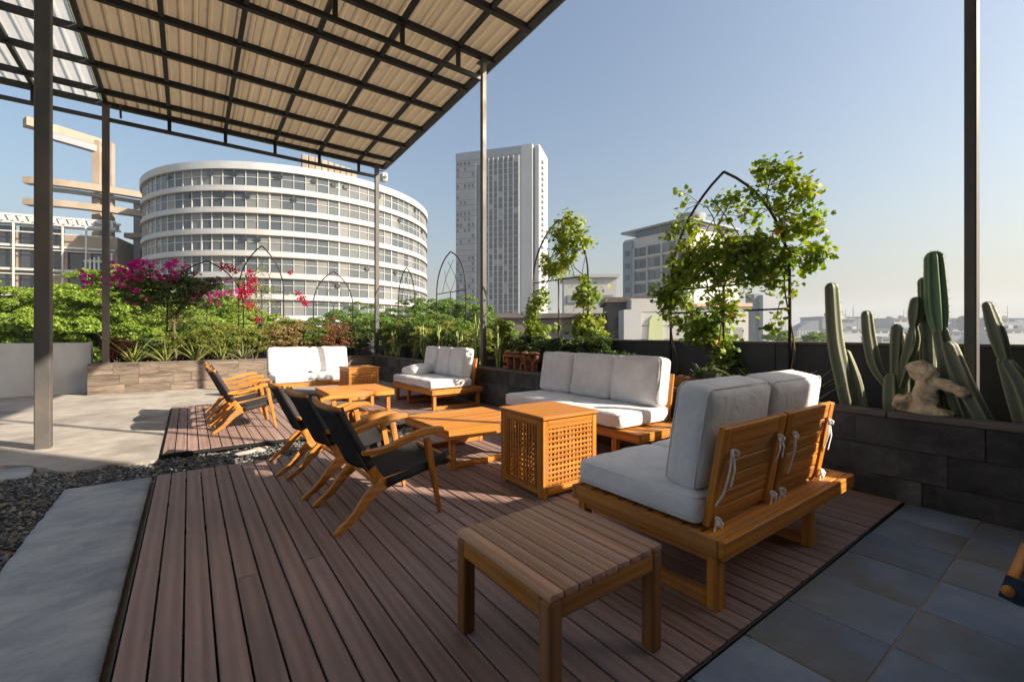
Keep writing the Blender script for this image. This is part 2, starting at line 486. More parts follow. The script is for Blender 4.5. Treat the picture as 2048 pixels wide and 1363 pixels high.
# concrete apron with a broken front edge
def apron():
    mb = MB(); pts = []
    n = 150
    for i in range(n + 1):
        x = -8.4 + (8.4 - .245) * i / n
        y = 5.62 + .07 * math.sin(x * 3.1) + .05 * math.sin(x * 9.7 + 1) + rng.uniform(-.025, .025)
        y += .5 * max(0, min(1, (-x - .9) / .5))
        pts.append((x, y))
    vs = []
    for x, y in pts: vs += [(x, y, -.078), (x, y + rng.uniform(.0, .02), -.03), (x, 12.22, -.03)]
    fs = []
    for i in range(n):
        a, c = 3 * i, 3 * (i + 1)
        fs += [(a, c, c + 1, a + 1), (a + 1, c + 1, c + 2, a + 2)]
    mb.add(vs, fs)
    o = len(mb.v)
    mb.add([(-.245, 9.33, -.03), (4.16, 9.33, -.03), (4.16, 12.22, -.03), (-.245, 12.22, -.03), (-.245, 9.33, -.078), (4.16, 9.33, -.078)], [(0, 1, 2, 3), (4, 5, 1, 0)])
    mb.add([(-8.4, 12.22, -.034), (-1.66, 12.22, -.034), (-1.66, 12.76, -.034), (-8.4, 12.76, -.034)], [(0, 1, 2, 3)])
    return tag(mb.build('concrete_floor', M['concrete']), kind='structure')
apron()

# stone path beside the deck: a slab with a slightly wavy riven face
def riven(name, x0, x1, y0, y1, z, thick, nx, ny, amp, m, seed):
    r = random.Random(seed)
    ph = [r.uniform(0, 6) for _ in range(6)]
    vs = []; fs = []
    for j in range(ny + 1):
        for i in range(nx + 1):
            x = x0 + (x1 - x0) * i / nx; y = y0 + (y1 - y0) * j / ny
            ed = min(i, nx - i, j, ny - j)
            dz = amp * (math.sin(x * 5 + y * 11 + ph[0]) + math.sin(x * 3 - y * 19 + ph[1]) * .6 + math.sin(y * 37 + x * 7 + ph[2]) * .35) - (.006 if ed == 0 else 0)
            if i == 0 and j % 2: x += r.uniform(-.008, .008)
            vs.append((x, y, z + dz))
    for j in range(ny):
        for i in range(nx):
            a = j * (nx + 1) + i
            fs.append((a, a + 1, a + nx + 2, a + nx + 1))
    ring = [i for i in range(nx + 1)] + [j * (nx + 1) + nx for j in range(1, ny + 1)] + [ny * (nx + 1) + i for i in range(nx - 1, -1, -1)] + [j * (nx + 1) for j in range(ny - 1, 0, -1)]
    o = len(vs)
    for k in ring: vs.append((vs[k][0], vs[k][1], z - thick))
    for k in range(len(ring)):
        k2 = (k + 1) % len(ring)
        fs.append((ring[k2], ring[k], o + k, o + k2))
    me = bpy.data.meshes.new(name); me.from_pydata(vs, [], fs); me.shade_smooth()
    return obj(name, me, m)
tag(riven('stone_path', -.80, -.262, .1, 4.96, -.036, .05, 12, 80, .0014, M['slab'], 3), kind='structure')
tag(riven('stone_path', -2.3, -1.16, 5.62, 6.05, -.04, .04, 14, 8, .0014, M['slab'], 5), kind='structure')

# decks: every board is a piece
def plank_mesh(L, w=.0925, h=.028):
    return MB().box((0, 0, -h / 2), (w, L, h), ch=.003).mesh('plank')
_pl = {}
def deck(y0, y1, x0, x1, seed):
    r = random.Random(seed)
    root = tag(empty('deck', (x0, y0, 0)), kind='structure')
    n = round((x1 - x0) / .1012); pitch = (x1 - x0) / n
    for i in range(n):
        x = pitch * (i + .5)
        L = y1 - y0
        cut = r.choice([None, None, None, .42, .63, .3]) if i > 2 else None
        spans = [(0, L)] if cut is None else [(0, L * cut - .003), (L * cut + .003, L)]
        for a, c in spans:
            key = round(c - a, 3)
            if key not in _pl:
                _pl[key] = plank_mesh(c - a); _pl[key].materials.append(M['deck'])
            p = obj('plank', _pl[key], None, root, (x, (a + c) / 2, r.uniform(-.0012, .0012)))
    jo = MB()
    for k in range(7):
        y = .12 + (L - .24) * k / 6
        jo.box((n * pitch / 2, y, -.044), (n * pitch - .04, .04, .026))
    jo.build('joist', M['beam'], root)
    tr = MB().box((n * pitch / 2, -.006, -.024), (n * pitch, .007, .036), ch=.002); tr.build('edge_trim_shade', M['beam'], root)
    tr = MB().box((-.006, L / 2, -.030), (.008, L, .036), ch=.002); tr.build('edge_trim_shade', M['beam'], root)  # left strip black and set low, standing in for shadow at that edge
    return root
deck(.90, 4.82, -.22, 4.135, 1)
deck(5.66, 9.28, -.22, 4.135, 2)

# slate tiles to the right of the deck
tf = tag(empty('tiled_floor', (0, 0, -.014)), kind='structure')
tl = []
for k in range(4):
    r = random.Random(k + 40)
    me = MB().box((0, 0, -.012), (.3845, .3745, .024), ch=.003).mesh('tile')
    me.materials.append(M['slate']); tl.append(me)
for i in range(11):
    for j in range(7):
        o = obj('tile', tl[(i * 3 + j * 5 + i * j) % 4], None, tf, (.065 + .39 * i, .701 - .38 * j, rng.uniform(-.0015, .0015)))
        o.rotation_euler = (rng.uniform(-.002, .002), rng.uniform(-.002, .002), rng.choice([0, math.pi]))
tag(MB().box((1.9, -.52, -.0475), (4.46, 2.76, .0615)).build('grout_bed', M['grout']), kind='structure')

# gravel
def gravel():
    r = np.random.default_rng(11)
    ico = bmesh.new(); bmesh.ops.create_icosphere(ico, subdivisions=1, radius=1)
    bv = np.array([v.co[:] for v in ico.verts]); bf = np.array([[v.index for v in f.verts] for f in ico.faces]); ico.free()
    P = []
    def put(x0, x1, y0, y1, n):
        for _ in range(n): P.append((r.uniform(x0, x1), r.uniform(y0, y1)))
    put(-2.2, -.805, 2.6, 5.62, 6200)
    put(-1.14, -.24, 4.97, 5.68, 1500)
    put(-.24, 4.1, 4.84, 5.64, 5200)
    P = np.array(P); n = len(P)
    s = r.uniform(.009, .02, n)[:, None] * np.stack([r.uniform(.8, 1.3, n), r.uniform(.7, 1.1, n), r.uniform(.5, .85, n)], 1)
    th = r.uniform(0, 6.28, n)
    z = -.078 + r.uniform(.004, .030, n)
    jit = r.uniform(.75, 1.2, (n, len(bv), 1))
    V = bv[None] * jit * s[:, None, :]
    c, sn = np.cos(th)[:, None], np.sin(th)[:, None]
    X = V[..., 0] * c - V[..., 1] * sn + P[:, 0, None]; Y = V[..., 0] * sn + V[..., 1] * c + P[:, 1, None]; Z = V[..., 2] + z[:, None]
    V = np.stack([X, Y, Z], -1).reshape(-1, 3)
    F = (bf[None] + (np.arange(n) * len(bv))[:, None, None]).reshape(-1, 3)
    return tag(obj('gravel', array_mesh('gravel', V, F), M['gravel']), 'dark grey gravel bed beside the deck', 'gravel', kind='stuff')
gravel()
# crumbled concrete lumps lying between the two decks
def lumps():
    r = np.random.default_rng(5)
    bm = bmesh.new(); bmesh.ops.create_icosphere(bm, subdivisions=2, radius=1)
    bv = np.array([v.co[:] for v in bm.verts]); bf = np.array([[v.index for v in f.verts] for f in bm.faces]); bm.free()
    for k in range(9):
        d = 1 + .25 * np.sin(bv @ r.normal(0, 2.4, (3,)) + r.uniform(0, 6))[:, None] + r.normal(0, .05, (len(bv), 1))
        V = bv * d * np.array([r.uniform(.05, .14), r.uniform(.05, .11), r.uniform(.018, .03)])
        o = obj('concrete_lump', array_mesh('concrete_lump', V, bf, True), M['concrete'], None, (r.uniform(.1, 1.7), r.uniform(5.3, 5.62), -.045), r.uniform(0, 6))
        tag(o, 'crumbled pale concrete lump in the gravel between the two decks', 'rubble', 'concrete lumps in the gravel strip')
lumps()

# ------------------------------------------------------------------ planters
def course_blocks(root, length, heights, thick, m, seed, lmin, lmax, along='Y', xoff=0.0):
    """blocks laid in courses; local frame: along the wall +Y (or +X), face towards -X (or -Y)"""
    r = random.Random(seed)
    z = 0.0
    for ci, h in enumerate(heights):
        t = -r.uniform(0, lmin)
        while t < length - .02:
            L = r.uniform(lmin, lmax); a = max(0, t); c = min(length, t + L)
            t += L
            if c - a < .08: continue
            d = r.uniform(-.006, .006)
            size = (thick + .012, c - a - .003, h - .003)
            cen = (thick / 2 + d, (a + c) / 2, z + h / 2)
            if along == 'X':
                size = (size[1], size[0], size[2]); cen = (cen[1], cen[0], cen[2])
            me = MB().box((0, 0, 0), size, ch=.003).mesh('block')
            me.materials.append(m if r.random() > .0 else m)
            obj('block', me, None, root, cen)
        z += h
    core_s = (thick - .03, length - .02, z - .01); core_c = (thick / 2 + .006, length / 2, z / 2)
    if along == 'X': core_s = (core_s[1], core_s[0], core_s[2]); core_c = (core_c[1], core_c[0], core_c[2])
    MB().box(core_c, core_s).build('mortar_core', M['grout'] if along == 'X' else M['beam'], root)
    return z
pr = empty('planter_wall', (4.16, -3.2, -.045))
zt = course_blocks(pr, 15.38, [.20, .215, .215], .13, M['block'], 21, .38, .95)
cp = MB()
y = 0
for k in range(11):
    L = 1.398
    me = MB().box((.065, y + L / 2, zt + .0225), (.165, L - .005, .04), ch=.006).mesh('coping')
    obj('coping', me, M['cap'], pr); y += L
tag(pr, 'low planter wall of dark stone blocks running behind the sofas', 'planter')
pb = empty('planter_wall', (-1.65, 12.2, -.045))
zt2 = course_blocks(pb, 5.79, [.2, .2, .22], .13, M['sleeper'], 33, .3, 1.0, 'X')
for k in range(4):
    me = MB().box((.725 + 1.4475 * k, .065, zt2 + .0175), (1.442, .16, .03), ch=.006).mesh('coping')
    obj('coping', me, M['cap'], pb)
MB().box((.065, .47, .32), (.13, .65, .66), ch=.006).build('end_panel', M['parapet'], pb)
tag(pb, 'low sunlit planter wall of weathered brown blocks at the far end', 'planter')
tag(MB().box((4.65, 4.5, .27), (.70, 15.3, .56)).build('soil', M['soil']), kind='structure')
tag(MB().box((1.3, 12.63, .27), (5.7, .58, .56)).build('soil', M['soil']), kind='structure')
# parapets
pp = empty('parapet_wall', (5.0, -3.4, 0))
for k in range(9):
    L = 1.84
    me = MB().box((.07, L * (k + .5), .53), (.14, L - .006, 1.13), ch=.004).mesh('panel')
    obj('panel', me, M['parapet'], pp)
for k in range(9):
    me = MB().box((.07, 1.84 * (k + .5), 1.11), (.18, 1.836, .026), ch=.004).mesh('coping'); obj('coping', me, M['cap'], pp)
tag(pp, 'charcoal rendered parapet wall behind the cacti', 'parapet')
pp = empty('parapet_wall', (-1.5, 12.95, 0))
for k in range(4):
    me = MB().box((1.6 * (k + .5), .07, .5), (1.594, .14, 1.06), ch=.004).mesh('panel'); obj('panel', me, M['parapet'], pp)
MB().box((3.2, .07, 1.045), (6.4, .18, .026), ch=.004).build('coping', M['cap'], pp)
tag(pp, 'dark parapet wall behind the flowering shrubs at the far end', 'parapet')
ww = empty('garden_wall', (-5.1, 12.84, 0))
MB().box((0, 0, .49), (6.88, .16, 1.06), ch=.01).build('wall', M['whitewall'], ww)
MB().box((.75, -.095, .80), (1.1, .03, .045), ch=.008).build('ledge', M['bark'], ww)
tag(ww, 'smooth white rendered wall at the left end of the terrace', 'wall')

# ------------------------------------------------------------------ canopy
def zc(y): return 6.25 - .04 * (y - 6.8)
cn = empty('canopy', (0, 0, 0))
RX = [-5.6, -4.55, -3.5, -2.45, -1.4, -.35, .70, 1.745, 2.79, 3.82, 4.55]
PY = [-3.5, -2.45, -1.4, -.36, .64, 1.66, 2.69, 3.72, 4.75, 5.78, 6.81, 7.84, 8.86, 9.87, 10.9, 11.93, 12.5]  # rearmost bays unseen, added to keep skylight off the near deck
for x in RX:
    w = .07 if x < 4.5 else .10
    MB().bar((x, -3.6, zc(-3.6) + .012), (x, 12.62, zc(12.62) + .012), w, .075).build('rafter', M['beam'], cn)
for y in PY:
    MB().bar((-6.0, y, zc(y)), (4.597, y, zc(y)), .085, .10).build('purlin', M['beam'], cn)
for y, zb in ((6.82, 5.85), (12.46, 5.69), (.64, 6.05)):
    MB().bar((-6.0, y, zb), (4.36, y, zb), .06, .075).build('bottom_chord', M['metal'] if y > 12 else M['beam'], cn)
    for x in RX[:-1]:
        MB().bar((x, y, zb + .03), (x, y, zc(y) - .04), .05, .07).build('strut', M['beam'], cn)
def sheet_mesh(L, w, name):
    prof = []
    n = 4; p = w / n
    for k in range(n):
        x = k * p
        prof += [(x, 0), (x + p * .62, 0), (x + p * .72, .028), (x + p * .90, .028)]
    prof.append((w + .012, .002))
    vs = []; fs = []
    for yy in (0, L):
        vs += [(x, yy, z) for x, z in prof]
    m = len(prof)
    fs = [(i, i + 1, m + i + 1, m + i) for i in range(m - 1)]
    me = bpy.data.meshes.new(name); me.from_pydata(vs, [], fs); return me
sw = .7571
s1 = sheet_mesh(9.5, sw, 'roof_sheet'); s1.materials.append(M['sheet'])
s2 = sheet_mesh(6.72, sw, 'roof_sheet'); s2.materials.append(M['sheet'])
s3 = sheet_mesh(9.5, sw, 'roof_sheet'); s3.materials.append(M['sheet_clear'])
s4 = sheet_mesh(6.72, sw, 'roof_sheet'); s4.materials.append(M['sheet_clear'])
for k in range(14):
    x = 4.66 - sw * (k + 1) - (.05 if k > 7 else 0)
    clear = k > 7
    for y0, me, dz in ((-3.6, s3 if clear else s1, .0), (5.86, s4 if clear else s2, .004)):
        o = obj('roof_sheet', me, None, cn, (x, y0, zc(y0) + .066 + dz))
        o.rotation_euler = (math.atan(-.04), 0, 0)
MB().bar((4.665, -3.6, zc(-3.6) + .05), (4.665, 12.6, zc(12.6) + .05), .016, .10).build('edge_flashing', M['shed'], cn)
MB().box((-.7, 12.60, zc(12.6) + .012), (10.7, .012, .085)).build('eave_board', M['green_trim'], cn)
MB().box((-1.475, 9.5, zc(9.5) + .07), (.012, 6.1, .05), M=Euler((math.atan(-.04), 0, 0)).to_matrix()).build('eave_board', M['green_trim'], cn)
M['post'] = stone('painted_post', lin(76, 76, 78), lin(90, 88, 87), 6, .55, .15, 60, .05, lin(116, 106, 97), 1.4, (1, 1, .4), spec=.4)
for (x, y, z0, z1, w) in ((-1.27, 6.85, -.04, 6.2, .125), (-1.4, 12.46, .57, 6.0, .115), (4.33, 6.8, .5, 6.2, .088), (4.33, 12.46, .5, 6.0, .11), (4.55, .61, .5, 6.4, .066), (-1.4, .64, -.04, 6.4, .15)):
    p = MB().box((x, y, (z0 + z1) / 2), (w, w, z1 - z0), R_(-10) if x > 4.5 else 0, ch=.008).build('post', M['post'], cn)
for x, y, z in ((-1.4, 12.46, 5.98), (4.33, 6.8, 6.14), (4.33, 12.46, 5.96)):
    MB().box((x, y, z), (.19, .19, .014)).build('head_plate', M['metal'], cn)
MB().tube([(-1.16, 12.36, 6.02), (-1.16, 12.34, 5.9), (-1.15, 12.3, 5.72)], .02, 8).build('rain_spout', M['metal'], cn)
tag(cn, 'steel canopy with corrugated beige roofing over the terrace', 'canopy')
# small white camera housing under the canopy corner
sp = empty('security_camera', (4.52, 12.42, 5.86))
MB().box((0, 0, -.16), (.16, .22, .24), ch=.03).build('housing', M['white'], sp)
MB().tube([(-.16, 0, .0), (0, 0, .02), (0, 0, -.06)], .018, 8).build('bracket', M['metal'], sp)
MB().tube([(0, -.10, -.18), (0, -.135, -.18)], .05, 12).build('lens', M['glass_dark'], sp)
tag(sp, 'small white camera housing on the far canopy post', 'security camera')

# the building the terrace belongs to, behind the viewpoint
tb = empty('terrace_building', (0, 0, 0))
MB().box((-1.4, -7.2, 4.4), (16.0, 7.0, 9.4)).build('wall', M['parapet'], tb)  # unseen; corner set by the shade line, dark wall to cut bounce
for k in range(5):
    w_ = MB().box((-7 + 2.9 * k, -3.68, 1.3), (1.9, .06, 2.5), ch=.01).build('window', M['metal'], tb)
    MB().box((-7 + 2.9 * k, -3.645, 1.3), (1.74, .02, 2.34)).build('pane', M['glass'], w_)
tag(tb, 'rendered building behind the terrace with tall windows', 'building')
# ================================================================== FURNITURE
def bevelled(me, off=.005, seg=2, ang=.6, smooth=True):
    bm = bmesh.new(); bm.from_mesh(me)
    bm.normal_update()
    es = [e for e in bm.edges if len(e.link_faces) == 2 and e.calc_face_angle(0) > ang]
    bmesh.ops.bevel(bm, geom=es, offset=off, segments=seg, profile=.5, affect='EDGES', clamp_overlap=True)
    bmesh.ops.recalc_face_normals(bm, faces=bm.faces)
    bm.to_mesh(me); bm.free()
    if smooth:
        me.shade_smooth()
        try: me.set_sharp_from_angle(angle=.7)
        except Exception: pass
    return me
XZ = Matrix(((1, 0, 0, 0), (0, 0, -1, 0), (0, 1, 0, 0), (0, 0, 0, 1)))
def ribbon(path, thick, y, sub=5):
    """side-cut wooden member: path of (x, z, width), sawn from a board of given thickness"""
    pts = []
    n = len(path)
    def cr(a, b, c, d, t):
        return .5 * (2 * b + (c - a) * t + (2 * a - 5 * b + 4 * c - d) * t * t + (3 * b - a - 3 * c + d) * t ** 3)
    for i in range(n - 1):
        p = [path[max(0, i - 1)], path[i], path[i + 1], path[min(n - 1, i + 2)]]
        for k in range(sub):
            t = k / sub
            pts.append(tuple(cr(p[0][q], p[1][q], p[2][q], p[3][q], t) for q in range(3)))
    pts.append(path[-1])
    L = []; Rr = []
    for i, (x, z, w) in enumerate(pts):
        a = pts[max(0, i - 1)]; c = pts[min(len(pts) - 1, i + 1)]
        dx, dz = c[0] - a[0], c[1] - a[1]; l = math.hypot(dx, dz) or 1
        nx, nz = -dz / l, dx / l
        L.append((x + nx * w / 2, z + nz * w / 2)); Rr.append((x - nx * w / 2, z - nz * w / 2))
    poly = Rr + L[::-1]
    me = MB().prism(poly, thick, Matrix.Translation((0, y, 0)) @ XZ).mesh('member')
    return bevelled(me, .004, 2, 1.0)
def slab_grid(fn, nu, nv, t, name):
    """closed thin slab: fn(u,v)->(pos, normal)"""
    top = []; bot = []
    for j in range(nv + 1):
        for i in range(nu + 1):
            p, n, tt = fn(i / nu, j / nv)
            top.append(p + n * t * tt / 2); bot.append(p - n * t * tt / 2)
    vs = top + bot; o = len(top); fs = []
    for j in range(nv):
        for i in range(nu):
            a = j * (nu + 1) + i
            fs.append((a, a + 1, a + nu + 2, a + nu + 1)); fs.append((o + a, o + a + nu + 1, o + a + nu + 2, o + a + 1))
    ring = [i for i in range(nu + 1)] + [j * (nu + 1) + nu for j in range(1, nv + 1)] + [nv * (nu + 1) + i for i in range(nu - 1, -1, -1)] + [j * (nu + 1) for j in range(nv - 1, 0, -1)]
    for k in range(len(ring)):
        a, c = ring[k], ring[(k + 1) % len(ring)]
        fs.append((c, a, o + a, o + c))
    me = bpy.data.meshes.new(name); me.from_pydata([tuple(v) for v in vs], [], fs)
    bm = bmesh.new(); bm.from_mesh(me); bmesh.ops.recalc_face_normals(bm, faces=bm.faces); bm.to_mesh(me); bm.free()
    me.shade_smooth(); return me

def make_chair(name, cordm):
    t = empty(name)
    ox = -.36
    def P(path): return [(x + ox, z, w) for x, z, w in path]
    for s in (-1, 1):
        y = s * .272
        obj('rear_leg', ribbon(P([(-.005, .003, .030), (.11, .085, .044), (.20, .19, .062), (.29, .262, .082)]), .038, y), M['teakX'], t)
        obj('back_post', ribbon(P([(.285, .235, .082), (.235, .33, .056), (.15, .48, .042), (.02, .735, .034)]), .033, y), M['teakZ'], t)
        obj('seat_rail', ribbon(P([(.26, .245, .080), (.36, .268, .058), (.52, .30, .042), (.745, .352, .036)]), .035, y), M['teakX'], t)
        obj('front_leg', ribbon(P([(.575, .515, .046), (.61, .32, .040), (.672, .002, .022)]), .03, y + s * .036), M['teakZ'], t)
        obj('armrest', ribbon(P([(.145, .478, .026), (.28, .478, .032), (.42, .518, .040), (.56, .556, .044), (.69, .560, .030)]), .056, y + s * .036), M['teakX'], t)
    def back(u, v):
        y = (u - .5) * .60
        x = .212 - .20 * v + ox; z = .375 + .375 * v
        sag = .045 * (1 - (2 * u - 1) ** 2) * (1 - .4 * v)
        cord = .003 * math.cos(u * 2 * math.pi * 21)
        p = Vector((x - sag, y, z - .5 * sag))
        n = Vector((.85, 0, .5)).normalized()
        e = 1.0 if .03 < u < .97 else .75
        th = (.5 + .65 * abs(2 * u - 1) ** 6) * e + (.35 if v > .97 else 0)
        return p + n * cord, n, th
    obj('backrest', slab_grid(back, 84, 10, .05, 'backrest'), cordm, t)
    def seat(u, v):
        y = (u - .5) * .60
        x = .315 + .438 * v + ox; z = .262 + .098 * v
        sag = .040 * (1 - (2 * u - 1) ** 2)
        cord = .003 * math.cos(u * 2 * math.pi * 21)
        n = Vector((-.22, 0, .97)).normalized()
        th = .5 + .65 * abs(2 * u - 1) ** 6 + (.55 if v > .85 else 0)
        return Vector((x, y, z - sag)) + n * cord, n, th
    obj('seat', slab_grid(seat, 84, 10, .05, 'seat'), cordm, t)
    tr = MB().tube([(.012 + ox, -.315, .752), (-.012 + ox, -.16, .748), (-.022 + ox, 0, .746), (-.012 + ox, .16, .748), (.012 + ox, .315, .752)], [.015, .019, .020, .019, .015], 10)
    tr.build('top_rail', M['teakY'], t, True)
    MB().tube([(.738 + ox, -.318, .352), (.738 + ox, .318, .352)], .0165, 10).build('front_rail', M['teakY'], t, True)
    MB().tube([(.27 + ox, -.27, .245), (.27 + ox, .27, .245)], .014, 8).build('stretcher', M['teakY'], t, True)
    return t
chair0 = make_chair('lounge_chair', M['cord'])
spots = [((1.06, 3.01, 0), .0, 'black cord lounge chair nearest the slatted stool'),
         ((1.02, 3.76, 0), R_(2), 'middle chair of the near row of three black lounge chairs'),
         ((.97, 4.44, 0), R_(-2), 'far chair of the near row, at the gravel strip between the decks'),
         ((.59, 6.70, 0), R_(1), 'front chair of the far row of sunlit lounge chairs'),
         ((.57, 7.36, 0), R_(-2), 'middle chair of the far row of sunlit lounge chairs'),
         ((.58, 8.02, 0), R_(2), 'rear chair of the far row, closest to the far planter')]
for i, (loc, rz, lab) in enumerate(spots):
    c = chair0 if i == 0 else copy_tree(chair0)
    c.location = loc; c.rotation_euler = (0, 0, rz)
    tag(c, lab, 'chair', 'black cord lounge chairs on the decks')
cb = make_chair('lounge_chair', M['cord_blue'])
cb.location = (2.53, -.165, -.014); cb.rotation_euler = (0, 0, R_(90))
tag(cb, 'navy cord lounge chair cut off at the right edge on the slate tiles', 'chair')

# ------------------------------------------------------------------ cushions and sofas
def cushion_mesh(sx, sy, sz, r=.045, puff=(.012, .012, .012), seed=0, n=16, wr=.0045):
    rr = random.Random(seed)
    ph = [rr.uniform(0, 6.28) for _ in range(8)]
    bm = bmesh.new(); bmesh.ops.create_cube(bm, size=2)
    bmesh.ops.subdivide_edges(bm, edges=bm.edges[:], cuts=n - 1, use_grid_fill=True)
    h = (sx / 2, sy / 2, sz / 2)
    for v in bm.verts:
        p = [math.sin(c * math.pi / 2) if abs(c) < 1 else c for c in v.co]
        q = [p[k] * h[k] for k in range(3)]
        inner = [max(-(h[k] - r), min(h[k] - r, q[k])) for k in range(3)]
        d = Vector([q[k] - inner[k] for k in range(3)])
        if d.length > 1e-6: d = d.normalized() * r
        pos = Vector(inner) + d
        u = [q[k] / h[k] for k in range(3)]
        for k in range(3):
            a, c = (k + 1) % 3, (k + 2) % 3
            pos[k] += puff[k] * (1 - u[a] ** 2) * (1 - u[c] ** 2) * (1 if u[k] > 0 else -1) * min(1, abs(u[k]))
        w = wr * (math.sin(pos.x * 13 + pos.y * 7 + ph[0]) * math.sin(pos.z * 11 + pos.x * 5 + ph[1]) + .5 * math.sin(pos.x * 31 + pos.z * 17 + ph[2]) * math.sin(pos.y * 27 + ph[3]))
        corner = max(0, abs(u[0]) + abs(u[1]) + abs(u[2]) - 2.2)
        v.co = pos * (1 - .01 * corner) + (d.normalized() * w if d.length > 1e-6 else Vector((0, 0, w)))
    me = bpy.data.meshes.new('cushion'); bm.to_mesh(me); bm.free(); me.shade_smooth()
    return me
def piping(o, sx, sy, sz, r, axis, mat):
    """two welts round the cushion's big faces"""
    for s in (-1, 1):
        pts = []
        a, c = {2: (sx, sy), 1: (sx, sz), 0: (sy, sz)}[axis]
        t = {2: sz, 1: sy, 0: sx}[axis] / 2 - r * .42
        ha, hc = a / 2 - r * .10, c / 2 - r * .10; rc = r * .9
        for cx, cy, a0 in ((ha - rc, hc - rc, 0), (-ha + rc, hc - rc, 90), (-ha + rc, -hc + rc, 180), (ha - rc, -hc + rc, 270)):
            for k in range(5):
                th = R_(a0 + 22.5 * k)
                x, y = cx + rc * math.cos(th), cy + rc * math.sin(th)
                pts.append({2: (x, y, s * t), 1: (x, s * t, y), 0: (s * t, x, y)}[axis])
        pts.append(pts[0])
        MB().tube(pts, .0035, 5, False).build('piping', mat, o, True)
def tie(parent, p, seed, tail=.16):
    r = random.Random(seed)
    mb = MB()
    def strip(pts, w=.011):
        pts = [Vector(q) for q in pts]
        vs = []
        for i, q in enumerate(pts):
            t = (pts[min(i + 1, len(pts) - 1)] - pts[max(0, i - 1)]).normalized()
            n = t.cross(Vector((0, 1, 0)))
            n = n.normalized() if n.length > .05 else Vector((1, 0, 0))
            nn = n.cross(t).normalized() * .0012
            vs += [q + n * w / 2 + nn, q - n * w / 2 + nn, q - n * w / 2 - nn, q + n * w / 2 - nn]
        fs = []
        for i in range(len(pts) - 1):
            o = 4 * i
            for k in range(4): fs.append((o + k, o + (k + 1) % 4, o + 4 + (k + 1) % 4, o + 4 + k))
        fs += [(3, 2, 1, 0), tuple(4 * (len(pts) - 1) + k for k in range(4))]
        mb.add(vs, fs)
    p = Vector(p)
    for s in (-1, 1):
        dx = s * r.uniform(.01, .05) + r.uniform(-.015, .015)
        ln_ = tail * r.uniform(.7, 1.2)
        strip([p, p + Vector((dx * .4, -.016, -ln_ * .2)), p + Vector((dx * .9, -.026, -ln_ * .5)), p + Vector((dx * 1.1, -.022, -ln_ * .8)), p + Vector((dx * r.uniform(1.0, 2.2), -.018, -ln_))], .017)
        lw = r.uniform(.02, .034); a_ = s * r.uniform(.5, 1.2)
        e1 = Vector((math.sin(a_) * lw, -.022, -math.cos(a_) * lw)); e2 = Vector((math.cos(a_) * .011, 0, math.sin(a_) * .011))
        strip([p, p + e1 * .5 + e2, p + e1 * 1.1 + e2 * .7, p + e1 * 1.15 - e2 * .6, p + e1 * .5 - e2, p], .014)
    mb.box(p + Vector((0, -.008, 0)), (.014, .014, .016), ch=.004)
    return mb.build('tie', M['ribbon'], parent)

